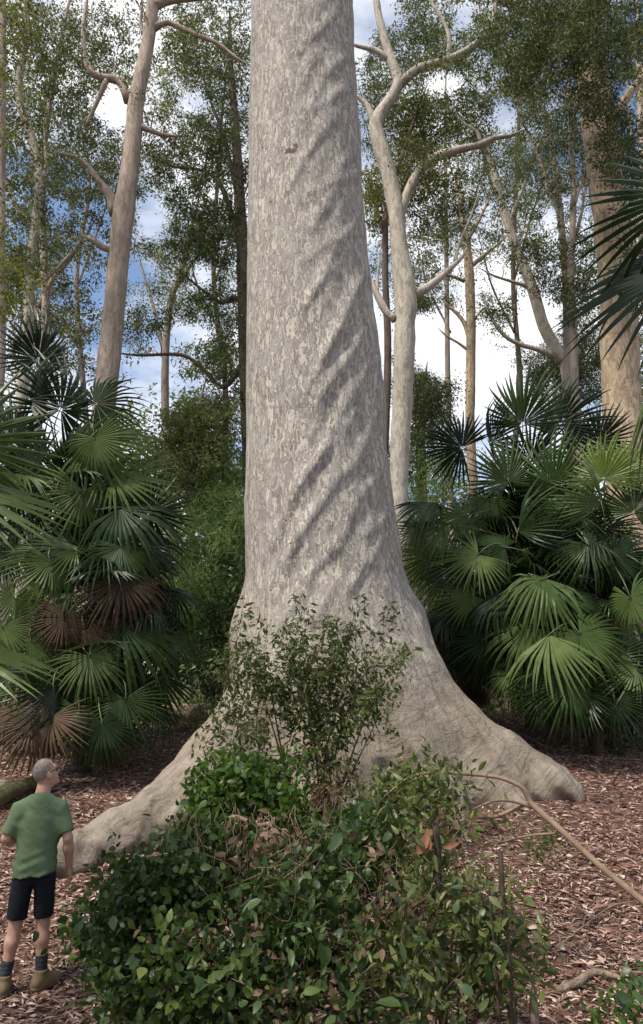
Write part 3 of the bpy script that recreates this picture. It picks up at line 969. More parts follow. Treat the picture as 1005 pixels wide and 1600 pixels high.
# more canopy behind, filling the upper picture
for k, (px, wd, d, yt, cs, lab) in enumerate([
        (130, 12, 30, 200, [(110, 180, 110, 120, 30, 4, 70), (200, 300, 70, 90, 30, 4, 34), (60, 420, 60, 80, 30, 4, 44), (110, 530, 80, 46, 30, 3, 40), (50, 560, 60, 40, 30, 3, 26)], 'far gum whose crown shows behind the forked left trunks'),
        (340, 13, 32, 150, [(320, 160, 80, 120, 32, 4, 70), (290, 60, 80, 80, 32, 4, 44), (330, 560, 50, 50, 32, 4, 26)], 'far gum whose crown shows behind the dark tree left of the giant'),
        (700, 12, 34, 150, [(680, 250, 100, 120, 34, 4, 70), (650, 420, 60, 70, 34, 4, 34), (620, 120, 60, 100, 34, 4, 40)], 'far gum behind the limbs of the pale cream gum'),
        (800, 12, 33, 120, [(800, 130, 90, 110, 33, 4, 70), (830, 300, 70, 80, 33, 4, 44), (760, 40, 80, 50, 33, 4, 30)], 'far gum with high crown over the leaning pale gum'),
        (985, 12, 31, 150, [(990, 330, 50, 120, 31, 4, 40), (930, 420, 40, 80, 31, 4, 22), (1000, 520, 40, 70, 31, 3, 30)], 'far gum behind the broad tan trunk at right')]):
    tree('gum_tree', lab, [(px + 14 - 5 * k, 780, wd * .8), (px + 12 * (k % 2), 600, wd * .72), (px - 10 + 4 * k, 430, wd * .6), (px + 10 - 7 * (k % 3), yt + 90, wd * .45), (px + 14 * (k % 2) - 4, yt, wd * .28)],
         [[(px - 6 + 3 * k, 440, 4), (px + 30, 340, 3), (px + 50, 280, 2)], [(px, 360, 4), (px - 35, 280, 3), (px - 50, 220, 2)], [(px + 4, 520, 4), (px - 30, 450, 3), (px - 44, 400, 2)]], cs, M['bark_dark'] if k % 2 else M['bark_grey'], M['leaf_far'] if k in (1, 3) else M['leaf_euc'], d, 'far gums behind', seed=40 + k, rc_=.42, per=50, L=.17, Wd=.065, n=8)

# distant forest edge, one mass
r = np.random.default_rng(77)
n = 2400
def skyline(hx):
    o_ = hx * 0
    return 19.0 + 9 * vnoise(np.stack([hx * .09, o_, o_], -1)) + 5 * vnoise(np.stack([hx * .3, o_, o_ + 4], -1))
th = r.uniform(-.75, .75, n)
dd = r.uniform(44, 56, n)
hx = np.sin(th) * dd; hy = np.cos(th) * dd
C = np.stack([hx, hy, 2.2 + (skyline(hx) - 2.2) * r.random(n) ** .75], -1)
pos, a, nn, l_, w_, rnd = clump_leaves(C, 1.3, 36, .40, .2, .2, .7, 78)
m_ = 16000                                   # deeper rows of the same wood
th = r.uniform(-.8, .8, m_); dd = r.uniform(58, 70, m_)
hx = np.sin(th) * dd; hy = np.cos(th) * dd
p2 = np.stack([hx, hy, 1.8 + (skyline(hx) * 1.0 - 2.0) * r.random(m_)], -1)
pos = np.vstack([pos, p2]); a = np.vstack([a, nrm(r.normal(0, 1, (m_, 3)))]); nn = np.vstack([nn, nrm(r.normal(0, 1, (m_, 3)))])
l_ = np.concatenate([l_, r.uniform(.6, 1.2, m_)]); w_ = np.concatenate([w_, r.uniform(.35, .7, m_)]); rnd = np.concatenate([rnd, r.random(m_) * .6])
V, F = leaf_np(L_SIMPLE, pos, a, nn, l_, w_)
tag(mesh_np('distant_forest', V, F, M['leaf_far'], rnd=np.repeat(rnd, 4), smooth=False), 'distant line of forest closing the view behind all the trunks', 'forest', kind='stuff')

# ------------------------------------------------------------------ understorey shrubs
def shrub(name, label, cat, base, specs, leaf, stem, rc_=.3, per=60, L=.09, Wd=.035, seed=1, droop=.2, tmpl=L_SIMPLE, group=None, stems=3, big=0, bigmat=None, bigL=.13, bigW=.07, leafname='foliage', twr=.008, r0=.02):
    g = np.array(base, float)
    root = empty(name, g, label, cat, group)
    C = blobs(specs, seed) if not isinstance(specs, np.ndarray) else specs
    C[:, 2] = np.maximum(C[:, 2], gz(C[:, 0], C[:, 1]) + .08)
    rr_ = np.random.default_rng(seed)
    polys = []
    for k in range(stems):
        tgt = C[rr_.integers(len(C))]
        f = g + rr_.normal(0, .06, 3) * np.array([1, 1, 0]) - np.array([0, 0, .05])
        m_ = f + (tgt - f) * .5 + rr_.normal(0, .08, 3)
        m_[2] = max(m_[2], f[2] + (tgt[2] - f[2]) * .6)
        polys.append((np.array([f, f + (m_ - f) * .5, m_, tgt]), [r0, r0 * .8, r0 * .55, r0 * .25]))
        tubes_obj('stem', [polys[-1]], stem, root, 6, .12)
    tw = connect(skeleton(polys, .2), C, twr, rr_, .14)
    tag(tubes_obj('twigs', tw, stem, root, 4, .2), kind='stuff')
    pos, a, nn, l_, w_, rnd = clump_leaves(C, rr_.uniform(.75, 1.25, len(C)) * rc_, per, L, Wd, droop, .8, seed)
    ok = pos[:, 2] > gz(pos[:, 0], pos[:, 1]) + .02
    pos, a, nn, l_, w_, rnd = (q[ok] for q in (pos, a, nn, l_, w_, rnd))
    V, F = leaf_np(tmpl, pos, a, nn, l_, w_, .15)
    tag(mesh_np(leafname, V, F, leaf, root, rnd=np.repeat(rnd, len(tmpl[0])), smooth=tmpl is L_OVATE), kind='stuff')
    if big:                                         # the largest leaves, each an object of its own
        me = None
        for k in range(big):
            c = C[rr_.integers(len(C))] + rr_.normal(0, 1, 3) * rc_ * .38
            c = c + nrm(CAM - c) * rc_ * .6
            if c[2] < gz(c[0], c[1]) + .05: c[2] = gz(c[0], c[1]) + .05 + rr_.random() * .1
            if me is None:
                V, F = leaf_np(L_OVATE, np.zeros((1, 3)), np.array([[0, 1., 0]]), np.array([[0, 0, 1.]]), 1.0, bigW / bigL, .15)
                o = mesh_np('leaf', V, F, bigmat)
                me = o.data
            else:
                o = bpy.data.objects.new('leaf', me); COL.objects.link(o)
            ax_ = nrm(rr_.normal(0, 1, 3) + np.array([0, -.35, -.35]))
            zz = nrm(rr_.normal(0, .55, 3) + np.array([0, -.45, .8]))
            xx = nrm(np.cross(ax_, zz)); zz = np.cross(xx, ax_)
            s = bigL * rr_.uniform(.6, 1.2)
            Mx = Matrix(((xx[0], ax_[0], zz[0], c[0]), (xx[1], ax_[1], zz[1], c[1]), (xx[2], ax_[2], zz[2], c[2]), (0, 0, 0, 1))) @ Matrix.Diagonal((s, s, s, 1))
            o.parent = root
            o.matrix_world = Mx
            o.matrix_parent_inverse = Matrix.Translation(-Vector(root.location))
            o.matrix_basis = Mx
    return root


def gp(px, py, d):
    q = P(px, py, d)
    return G(q[0], d)


def shoots(n, ox, oy, od, tx_, ty_, steps=6, seed=0, t0=.35, jit=.04, wob=.12):
    """clump centres strung along outward shoots; ox, oy, od, tx_, ty_ are (low, high) photo ranges"""
    r_ = np.random.default_rng(seed)
    out = []
    for k in range(n):
        d = r_.uniform(*od)
        a = P(r_.uniform(*ox), r_.uniform(*oy), d); b = P(r_.uniform(*tx_), r_.uniform(*ty_), d + r_.normal(0, .25))
        bend = r_.normal(0, wob, 3)
        for t in np.linspace(t0, 1, steps):
            out.append(a + (b - a) * t + bend * math.sin(t * 3) + r_.normal(0, jit, 3))
    return np.array(out)


UG = 'understorey shrubs behind the palms'
shrub('feathery_shrub', 'feathery bright green shrub left of the giant trunk, behind the palm', 'shrub', gp(330, 1030, 17), [(330, 900, 50, 90, 17, 1.2, 70), (345, 800, 40, 50, 17.5, 1, 30), (300, 980, 40, 60, 16.5, 1, 30)],
      M['leaf_feather'], M['bark_grey'], .42, 150, .22, .014, 51, .9, group=UG)
shrub('leafy_shrub', 'dark green leafy shrub against the left flank of the giant trunk', 'shrub', gp(350, 1050, 14.5), [(355, 980, 30, 50, 14.2, .6, 40), (320, 1030, 40, 40, 15, .8, 36), (375, 930, 18, 40, 14, .5, 16)],
      M['leaf_thicket'], M['twig'], .25, 70, .10, .045, 52, group=UG)
shrub('leafy_shrub', 'yellowish shrub in the gap right of the giant trunk', 'shrub', gp(690, 1030, 16), [(685, 960, 26, 70, 16, .8, 40), (705, 1020, 24, 36, 15, .6, 26), (650, 880, 20, 50, 17, .8, 20)],
      M['leaf_olive'], M['twig'], .26, 70, .16, .02, 53, .8, group=UG)
shrub('feathery_shrub', 'tall feathery undergrowth behind the pale cream gum base', 'shrub', gp(650, 900, 21), [(650, 800, 40, 70, 21, 1.5, 50), (690, 740, 30, 40, 22, 1.5, 24)],
      M['leaf_feather'], M['bark_grey'], .42, 90, .15, .03, 54, .6, group=UG)
labs = ['behind the left palm clump at the far left', 'behind the middle of the left palm clump', 'low behind the left palm tips', 'behind the giant trunk, left side', 'behind the giant trunk, right side', 'behind the left end of the right palms', 'behind the middle of the right palms', 'behind the right end of the right palms']
for k, x in enumerate(np.linspace(-11, 11, 8)):
    d = 23 + 3 * (k % 3)
    n_ = 90
    r = np.random.default_rng(200 + k)
    v = r.normal(0, 1, (n_, 3)); v = v / np.linalg.norm(v, axis=1)[:, None] * r.random((n_, 1)) ** .4
    g = G(x, d)
    C = g + np.array([0, 0, 2.2]) + v * np.array([2.6, 1.5, 2.3 + (k % 2) * .7])
    shrub('understorey_bush', 'wide mid green bush ' + labs[k], 'bush', g, C, M['leaf_feather'] if k in (2, 3, 5) else M['leaf_far'], M['bark_grey'], .5, 70, .13, .05, 60 + k, group=UG)
# low green plants on the ground behind
for k, (px, py, d) in enumerate([(300, 1110, 14), (350, 1120, 13.2), (270, 1085, 16), (975, 1165, 12.6), (1000, 1150, 13)]):
    c = gp(px, py, d)
    shrub('ground_plant', ['small leafy plant on the litter left of the giant root', 'small leafy plant touching the giant trunk on its left', 'small plant beside the grey log', 'dark leafy plant at the foot of the right palms',
                           'dark leafy plant under the palms at the right edge'][k], 'plant', c, c + np.array([0, 0, .18]) + np.random.default_rng(k).normal(0, 1, (14, 3)) * np.array([.35, .25, .08]),
          M['leaf_olive'] if k < 3 else M['leaf_thicket'], M['twig'], .16, 30, .07, .035, 90 + k, stems=2, r0=.008)

r = np.random.default_rng(140)
n = 420
yy = r.uniform(14.2, 24, n); xx = r.uniform(-11, 11, n)
C = np.stack([xx, yy, gz(xx, yy) + .12 + .25 * r.random(n)], -1)
pos, a, nn, l_, w_, rnd = clump_leaves(C, .42, 44, .13, .05, -.6, .5, 141)
V, F = leaf_np(L_SIMPLE, pos, a, nn, l_, w_)
tag(mesh_np('ground_cover', V, F, M['leaf_feather'], rnd=np.repeat(rnd, 4), smooth=False), 'low green ground cover growing behind the palms and the giant', 'ground cover', kind='stuff')

# ------------------------------------------------------------------ palms
def fan_mesh(seed, nl=46, spread=132, fused=.3, droop=.3, bend=.25):
    """fan blade: folded leaflets joined near the hub, free and drooping beyond; the two halves fold down along the midrib"""
    r = np.random.default_rng(seed)
    V, F = [], []
    an = np.radians(np.linspace(-spread, spread, nl))
    da = an[1] - an[0]
    for k, t in enumerate(an):
        Lf = (1.0 - .22 * abs(t) / math.radians(spread)) * r.uniform(.88, 1.06)
        t2 = t + r.normal(0, .022)
        drp = droop * r.uniform(.5, 1.7)
        if r.random() < .12: drp += .5
        st = [0.03, .15, fused, .5, .68, .82, .92, 1.0]
        b0 = len(V)
        wf = math.tan(da / 2) * fused * Lf
        for q in st:
            ln = q * Lf
            if q <= fused: w = math.tan(da / 2) * ln * 1.01
            else:
                e = (q - fused) / (1 - fused)
                w = wf * (1 + .25 * math.sin(min(1, e * 2) * 1.57)) * (1 - e ** 1.4) + .0012
            fold = w * (.7 if q <= fused else 1.1)
            dz = -drp * max(0, q - .4) ** 1.8 * Lf * 1.3
            sh = 1 - .4 * drp * max(0, q - .5)
            c = np.array([math.sin(t2), math.cos(t2), 0]) * ln * sh
            side = np.array([math.cos(t2), -math.sin(t2), 0])
            c[2] = dz - bend * abs(c[0]) * 1.0 - .12 * ln * ln * math.cos(t / 2)
            V += [c - side * w, c + np.array([0, 0, fold]), c + side * w]
        for s_ in range(len(st) - 1):
            a = b0 + 3 * s_
            F += [[a, a + 1, a + 4, a + 3], [a + 1, a + 2, a + 5, a + 4]]
    return np.array(V), np.array(F)


FANS = {}
def fan_data(kind, var):
    key = (kind, var)
    if key not in FANS:
        V, F = fan_mesh(300 + var, [33, 37, 30, 35, 31, 36][var], [128, 145, 112, 135, 120, 150][var], [.36, .32, .40, .30, .34, .38][var], [.2, .45, .3, .75, .12, .55][var] * (1.6 if kind == 'dead' else 1), [.15, .3, .5, .25, .05, .4][var])
        o = mesh_np('frond', V, F, M[{'g': 'frond', 'l': 'frond_light', 'y': 'frond_yellow', 'dead': 'frond_dead'}[kind]], smooth=False)
        FANS[key] = o.data
        bpy.data.objects.remove(o)
    return FANS[key]


def frond(palm, heart, hub, axis, normal, size, kind='g', var=0, stalk=True):
    ax_ = nrm(axis); zz = np.asarray(normal, float)
    xx = nrm(np.cross(ax_, zz)); zz = np.cross(xx, ax_)
    o = bpy.data.objects.new('frond', fan_data(kind, var)); COL.objects.link(o)
    Mx = Matrix(((xx[0], ax_[0], zz[0], hub[0]), (xx[1], ax_[1], zz[1], hub[1]), (xx[2], ax_[2], zz[2], hub[2]), (0, 0, 0, 1))) @ Matrix.Diagonal((size, size, size, 1))
    o.parent = palm
    o.matrix_parent_inverse = Matrix.Translation(-Vector(palm.location))
    o.matrix_basis = Mx
    if stalk:
        L = np.linalg.norm(hub - heart)
        up = np.array([0, 0, .22 * L])
        back = hub - ax_ * L * .25
        m_ = (heart + back) / 2 + up
        s = tubes_obj('petiole', [(np.array([heart, heart + (m_ - heart) * .5 + up * .15, m_, back + (hub - back) * .3, hub + ax_ * size * .06]), [.022, .018, .014, .011, .008])],
                      M['petiole'] if kind != 'dead' else M['fibre'], None, 5, .15)
        s.parent = o
        s.matrix_parent_inverse = Mx.inverted() 
        # frond basis already carries the world placement
    return o


def palm(label, px, py, d, heart_h, trunk_r, rnd_n, fans, seed, group=None, size=.85, dead=20, loc=None, hang=True):
    r = np.random.default_rng(seed)
    g = loc if loc is not None else gp(px, py, d)
    root = empty('cabbage_palm', g, label, 'palm', group)
    heart = g + np.array([r.normal(0, .1), r.normal(0, .1), heart_h])
    tubes_obj('trunk', [(np.array([g - [0, 0, .1], g + (heart - g) * .5 + r.normal(0, .04, 3), heart]), [trunk_r * .75, trunk_r * .65, trunk_r * .5])], M['fibre'], root, 12, .12, .35)
    for f in fans:
        x, y, dd, rad, ang, face, kind = f[:7]
        hub = P(x, y, dd)
        s = rad / pxm(hub) * (1.42 if x < 300 else 1.25)
        a = math.radians(ang)
        tocam = nrm(CAM - hub)
        right = nrm(np.cross(tocam, [0, 0, 1])) * -1
        up = np.cross(tocam, right) * -1
        if up[2] < 0: up = -up
        if right[0] < 0: right = -right
        # face: 1 = looks straight at the camera, 0 = seen edge on from above
        face *= .85
        nn = tocam * face + np.array([0, 0, 1.0]) * (1.05 - face) + r.normal(0, .25, 3)
        axv = right * math.cos(a) + up * math.sin(a) - tocam * r.uniform(-.15, .25) + (tocam * .45 if math.sin(a) < -.4 else 0)
        frond(root, heart, hub, axv, nn, s, kind, f[7] if len(f) > 7 else int(r.integers(6)))
    for k in range(rnd_n):
        az = r.uniform(0, 2 * np.pi)
        el = math.radians(r.uniform(-45, 80))
        dr = np.array([math.cos(az) * math.cos(el), math.sin(az) * math.cos(el), math.sin(el)])
        size_ = size * 1.18
        hub = heart + dr * r.uniform(.35, 1.1) * size * 1.4
        hub[2] = max(hub[2], gz(hub[0], hub[1]) + .45)
        axv = dr + np.array([0, 0, -.55 + .3 * math.sin(el)])
        frond(root, heart, hub, axv, np.array([0, 0, 1.]) + dr * .5 + r.normal(0, .15, 3), size_ * r.uniform(.75, 1.15), 'g' if r.random() < .88 else 'l', int(r.integers(6)))
    for k in range(dead if hang else 0):
        az = r.uniform(0, 2 * np.pi)
        dr = np.array([math.cos(az), math.sin(az), 0])
        hub = heart + dr * r.uniform(.2, .55) + np.array([0, 0, -r.uniform(.05, 1.0) * (heart_h - .6)])
        hub[2] = max(hub[2], g[2] + .6)
        frond(root, heart, hub, dr * .3 + np.array([0, 0, -1.]), dr + r.normal(0, .15, 3), min(size * .75, hub[2] - g[2]), 'dead', int(r.integers(6)))
    return root


PGp = 'cabbage palms around the giant tree'
palm('tall cabbage palm at the far left, its upper fans against the pink gum', 70, 1190, 12.3, 4.2, .16, 34,
     [(45, 625, 11.6, 75, 80, .8, 'g'), (95, 640, 11.8, 85, 75, .75, 'g'), (140, 690, 11.6, 105, 25, .6, 'l'), (148, 684, 11.2, 68, -70, .85, 'l'), (20, 690, 11.4, 80, 110, .8, 'g'), (60, 560, 12.3, 60, 85, .9, 'g'),
      (178, 745, 11.5, 80, 25, .55, 'l'), (60, 730, 11.5, 80, 200, .8, 'g'), (110, 720, 11.9, 80, 60, .8, 'g'), (30, 760, 11.6, 70, 240, .8, 'g'), (150, 630, 12.2, 70, 45, .8, 'g'), (130, 768, 11.2, 72, -95, .75, 'l')], 401, PGp, .8)
palm('cabbage palm in the middle of the left clump with fans reaching toward the giant', 165, 1180, 12.0, 2.6, .15, 30,
     [(187, 794, 11.2, 92, 8, .5, 'g'), (212, 845, 11.3, 85, -5, .8, 'g'), (190, 855, 10.9, 72, -65, .85, 'g'), (80, 878, 10.8, 66, -80, .85, 'l'), (24, 932, 10.8, 66, -85, .85, 'l'), (190, 905, 10.8, 84, -35, .7, 'dead'),
      (150, 830, 11.4, 75, 60, .8, 'g'), (235, 800, 11.6, 60, 30, .8, 'g'), (120, 860, 11.2, 72, 160, .8, 'g'), (100, 965, 10.6, 64, -90, .9, 'dead'), (135, 985, 10.7, 58, -70, .9, 'dead')], 402, PGp, .75)
palm('low cabbage palm at the bottom of the left clump, fans touching the ground', 120, 1190, 11.5, 1.5, .14, 26,
     [(190, 975, 10.9, 92, -45, .8, 'g'), (255, 1000, 11.3, 64, -30, .8, 'g'), (140, 1025, 10.6, 68, -50, .8, 'l'), (195, 1092, 10.7, 72, -88, .9, 'g'), (85, 1075, 10.5, 74, -85, .9, 'g'), (80, 1120, 10.4, 62, -95, .9, 'dead'),
      (245, 1050, 11.2, 62, -60, .8, 'g'), (30, 1040, 10.6, 70, -110, .85, 'g'), (125, 1110, 10.6, 66, -80, .9, 'g'), (20, 1110, 10.4, 66, -90, .9, 'dead'), (220, 945, 11.4, 60, 10, .8, 'g'), (50, 1000, 10.7, 70, -80, .85, 'g'), (160, 1130, 10.5, 60, -75, .9, 'g'), (5, 980, 10.6, 70, -70, .85, 'l'), (240, 1100, 11.0, 60, -70, .9, 'g'), (50, 1130, 10.3, 60, -90, .9, 'dead')], 403, PGp, .65)
palm('tall dark cabbage palm at the top of the right clump, against the white sky', 830, 1140, 14.2, 3.6, .16, 34,
     [(817, 662, 13.2, 82, 85, .9, 'g'), (722, 699, 13.2, 68, 150, .85, 'g'), (876, 662, 13.4, 72, 65, .85, 'g'), (935, 690, 13.6, 60, 60, .8, 'g'), (867, 757, 12.7, 92, 150, .7, 'l'), (795, 752, 12.9, 72, 110, .8, 'g'),
      (726, 806, 12.8, 64, 190, .7, 'g'), (680, 785, 13.0, 66, 175, .5, 'g'), (770, 690, 13.8, 70, 100, .8, 'g'), (760, 780, 13.0, 66, 230, .8, 'g'), (830, 720, 13.0, 70, 80, .85, 'g')], 404, PGp, .85)
palm('cabbage palm at the right edge with one yellow green young fan', 960, 1150, 13.0, 3.0, .16, 32,
     [(944, 748, 12.0, 70, 85, .8, 'y'), (975, 740, 12.2, 60, 60, .8, 'y'), (940, 788, 11.8, 68, 95, .85, 'g'), (990, 800, 12.0, 70, 70, .8, 'g'), (920, 852, 11.8, 66, -50, .8, 'g'), (985, 935, 11.4, 66, -75, .85, 'l'),
      (900, 800, 12.2, 70, 170, .8, 'g'), (960, 870, 12.0, 70, -60, .8, 'g'), (1000, 880, 11.8, 70, -40, .8, 'g')], 405, PGp, .8)
palm('cabbage palm in the middle of the right clump with wide spread fan and brown centre', 860, 1150, 13.2, 2.3, .15, 32,
     [(748, 867, 12.2, 66, 215, .7, 'l'), (790, 855, 12.2, 72, 165, .7, 'g'), (848, 905, 11.7, 90, 200, .75, 'l'), (848, 903, 11.9, 80, -20, .75, 'l'), (826, 978, 11.8, 88, 190, .6, 'l'), (780, 930, 12.2, 70, 210, .8, 'g'),
      (720, 880, 12.6, 60, 200, .8, 'g'), (880, 930, 11.9, 74, -30, .8, 'g'), (810, 830, 12.4, 74, 80, .8, 'g'), (850, 850, 12.4, 70, 60, .8, 'g'), (700, 820, 12.8, 66, 170, .75, 'l'), (660, 830, 13, 56, 160, .75, 'l'), (740, 930, 12.5, 66, 200, .8, 'l'), (700, 960, 12.9, 56, 230, .8, 'g'), (760, 1000, 12.4, 62, 240, .8, 'g')], 406, PGp, .75)
palm('low cabbage palm at the foot of the right clump, pale fans drooping over the litter', 930, 1155, 12.6, 1.4, .14, 28,
     [(906, 990, 11.3, 84, -60, .85, 'l'), (858, 992, 11.4, 88, -145, .7, 'l'), (995, 1042, 11.3, 70, -100, .85, 'l'), (890, 1070, 11.2, 76, -85, .9, 'g'), (950, 1030, 11.5, 72, -70, .85, 'g'), (985, 1080, 11.3, 60, -80, .9, 'g'),
      (840, 1040, 11.8, 66, -110, .85, 'g'), (920, 1085, 11.3, 60, -100, .9, 'g'), (850, 1085, 11.6, 58, -80, .9, 'g'), (960, 1095, 11.2, 60, -85, .9, 'g'), (1000, 1000, 11.4, 66, -60, .85, 'g'), (800, 1050, 12.2, 60, -120, .85, 'l')], 407, PGp, .65)
palm('small cabbage palm half hidden behind the right flank of the giant trunk', 735, 1075, 14.6, 1.5, .12, 22,
     [(690, 960, 13.8, 52, 200, .7, 'g'), (700, 900, 14, 56, 170, .7, 'g'), (740, 1000, 13.4, 58, 220, .75, 'g'), (680, 870, 14, 56, 150, .7, 'l'), (735, 950, 13.6, 56, 190, .7, 'g'), (770, 1020, 13.2, 60, 235, .8, 'l'), (790, 990, 13.0, 60, 200, .75, 'g')], 408, PGp, .6)
palm('distant small cabbage palm just left of the giant trunk', 370, 1000, 16.5, 1.6, .1, 9, [(372, 870, 16, 40, 170, .7, 'g'), (365, 930, 16, 40, 200, .7, 'g')], 409, PGp, .55)
# near palms whose trunks stand outside the picture
palm('near cabbage palm outside the right edge, dark blades reaching into the picture', 0, 0, 0, 4.35, .17, 5,
     [(1075, 300, 3.5, 185, 192, .6, 'g', 4), (1085, 400, 3.6, 205, 205, .55, 'g', 4)], 410, PGp, .9, 4, loc=G(3.3, 3.3))
palm('near cabbage palm outside the left edge, blades and yellowing tips poking in', 0, 0, 0, 3.0, .17, 5,
     [(-70, 690, 4.6, 140, 2, .5, 'g', 4), (-80, 765, 4.5, 150, 2, .4, 'l', 4), (-100, 1010, 4.6, 150, -4, .4, 'y', 4)], 411, PGp, .9, 4, loc=G(-3.6, 4.3))

# ------------------------------------------------------------------ fallen logs, stones
def log(label, pts, rad, seed, mat='log'):
    p, r_ = spline(pts, rad, .12)
    c = p.mean(0)
    o = tubes_obj('fallen_log', [(p, r_)], M[mat], None, 16, .1, .4)
    tag(o, label, 'log')
    return o


def onray(px, py, lift=0.0):
    q = PG(px, py)
    return np.array([q[0], q[1], float(gz(q[0], q[1])) + lift])


a_, b_ = gp(255, 1085, 15.2), gp(352, 1080, 15.0)
log('grey weathered log lying behind the left side of the giant trunk', [a_ + [-.9, .2, .14], a_ + [0, 0, .17], b_ + [0, 0, .17], b_ + [.5, -.1, .15]], [.13, .17, .17, .15], 1)
a_, b_ = gp(735, 1095, 13.6), gp(806, 1125, 12.7)
log('short rotten log beside the right buttress root', [a_ + [-.7, .7, .14], a_ + [0, 0, .17], (a_ + b_) / 2 + [0, 0, .18], b_ + [0, 0, .15]], [.15, .19, .18, .15], 2)
a_, b_ = onray(-30, 1275, .1), onray(70, 1228, .1)
log('mossy dark log on the ground left of the man', [a_, (a_ + b_) / 2 + [0, 0, .03], b_], [.11, .12, .09], 3, 'mosslog')


def stone(label, c, s, mat, seed):
    lo = -np.array(s) * 1.3; hi = -lo
    def f(p):
        return ell(p, (0, 0, 0), s) - vnoise(p + seed * 7.7, 6) * .09 - vnoise(p + seed, 15) * .03
    V, Q = sdf_mesh(f, lo, hi, min(s) / 7)
    o = mesh_np('stone', V + c, Q, mat)
    tag(o, label, 'stone')


M['stone_dark'] = plain('dark_stone', (.045, .042, .04), .8, .3, .4, 12, .5)
M['stone_tan'] = plain('tan_stone', (.26, .20, .13), .8, .3, .3, 12, .5)
stone('dark rock under the left palms behind the man', onray(122, 1206, .03), (.17, .14, .10), M['stone_dark'], 1)
stone('small tan stone at the left edge behind the man', onray(4, 1244, .12), (.12, .1, .09), M['stone_tan'], 2)

# ------------------------------------------------------------------ leaf litter
r = np.random.default_rng(5)
n = 165000
yy = 4.6 + 12.5 * r.random(n) ** 1.25
xx = (r.random(n) * 2 - 1) * (yy * .56 + .6)
zz = gz(xx, yy)
# keep litter off the trunk
keep = np.ones(n, bool)
pp = np.stack([xx, yy, zz + .1], -1).astype(np.float32)
keep = tree_sdf(pp[:, None, :], True)[:, 0] > .02
# drifts: thinner and thicker litter
den = vnoise(np.stack([xx, yy, xx * 0], -1), .9) + .5
keep &= r.random(n) < .35 + .8 * den
xx, yy, zz = xx[keep], yy[keep], zz[keep]
n = len(xx)
pos = np.stack([xx, yy, zz + r.uniform(.004, .035, n)], -1)
az = r.uniform(0, 2 * np.pi, n)
axv = np.stack([np.cos(az), np.sin(az), r.normal(.0, .16, n)], -1)
nn = nrm(np.stack([r.normal(0, .3, n), r.normal(0, .3, n), np.ones(n)], -1))
Lf = r.uniform(.045, .125, n); strip = r.random(n) < .02; Lf[strip] *= 2.2
kind = r.random(n)
V, F = leaf_np(L_SIMPLE, pos, axv, nn, Lf, Lf * np.where(kind < .85, r.uniform(.11, .22, n), r.uniform(.3, .5, n)), r.uniform(-.2, .2))
rn = np.clip(r.beta(1.5, 1.5, n), 0, 1); rn[strip] *= .45
tag(mesh_np('leaf_litter', V, F, M['litter'], rnd=np.repeat(rn, 4), smooth=False), 'fallen gum leaves and bark flakes covering the forest floor', 'leaf litter', kind='stuff')

# larger bark slabs, one by one
M['slab'] = barkmat('fallen_bark', (.20, .105, .078), (.135, .068, .05), (.06, .03, .022), 9, 1, .1, .6)


def slab(c, L, Wd, az, curl, seed, label):
    r_ = np.random.default_rng(seed)
    nu, nv = 7, 12
    u = np.linspace(-1, 1, nu); v = np.linspace(-.5, .5, nv)
    edge = 1 - .5 * (np.abs(v) * 2) ** 3 * r_.uniform(.4, 1) + r_.normal(0, .07, nv)
    top = []
    for j_, vv in enumerate(v):
        for i_, uu in enumerate(u):
            w = uu * Wd / 2 * edge[j_]
            top.append([w, vv * L + r_.normal(0, .004), curl * (uu * edge[j_]) ** 2 * Wd + .012 + .01 * math.sin(vv * 6 + seed)])
    top = np.array(top)
    bot = top - [0, 0, .010]
    V = np.vstack([top, bot])
    F = []
    N = nu * nv
    for j_ in range(nv - 1):
        for i_ in range(nu - 1):
            a = j_ * nu + i_
            F += [[a, a + 1, a + nu + 1, a + nu], [N + a, N + a + nu, N + a + nu + 1, N + a + 1]]
    for j_ in range(nv - 1):
        a, b = j_ * nu, j_ * nu + nu - 1
        F += [[a, a + nu, N + a + nu, N + a], [b, N + b, N + b + nu, b + nu]]
    for i_ in range(nu - 1):
        a, b = i_, (nv - 1) * nu + i_
        F += [[a, N + a, N + a + 1, a + 1], [b, b + 1, N + b + 1, N + b]]
    ca, sa = math.cos(az), math.sin(az)
    # follow the slope of the ground
    R_ = np.array([[ca, -sa, 0], [sa, ca, 0], [0, 0, 1]])
    Vw = V @ R_.T
    Vw[:, 2] += gz(Vw[:, 0] + c[0], Vw[:, 1] + c[1])
    Vw[:, 0] += c[0]; Vw[:, 1] += c[1]
    o = mesh_np('bark_slab', Vw, np.array(F), M['slab'])
    tag(o, label, 'bark', 'bark slabs on the litter')


slabs = [(738, 1512, .75, .16, -1.2, 'longest red brown bark slab, lying at the bottom right beside the thicket'), (905, 1515, .42, .10, -1.0, 'bark slab near the bottom right, right of the longest slab'), (965, 1360, .40, .10, -1.3, 'bark slab at the right edge beside the bent branch'),
         (940, 1455, .34, .09, -1.4, 'bark slab below the bent branch at right'), (820, 1450, .36, .09, .8, 'bark slab right of the thin bare stems'), (860, 1150, .4, .10, .4, 'bark slab on the litter in front of the right palms'),
         (900, 1590, .4, .11, -1.2, 'bark slab at the bottom edge beside the corner plant'), (845, 1395, .3, .07, .5, 'small bark slab under the bent branch'), (190, 1195, .35, .09, -.7, 'bark slab behind the left root near the dark rock'), (935, 1300, .3, .08, 1.3, 'bark slab on the litter below the right root tip')]
for k, (px, py, L_, w_, az_, lab) in enumerate(slabs):
    q = PG(px, py)
    slab(q, L_, w_, az_, -.25 if k % 2 else .18, 500 + k, lab)

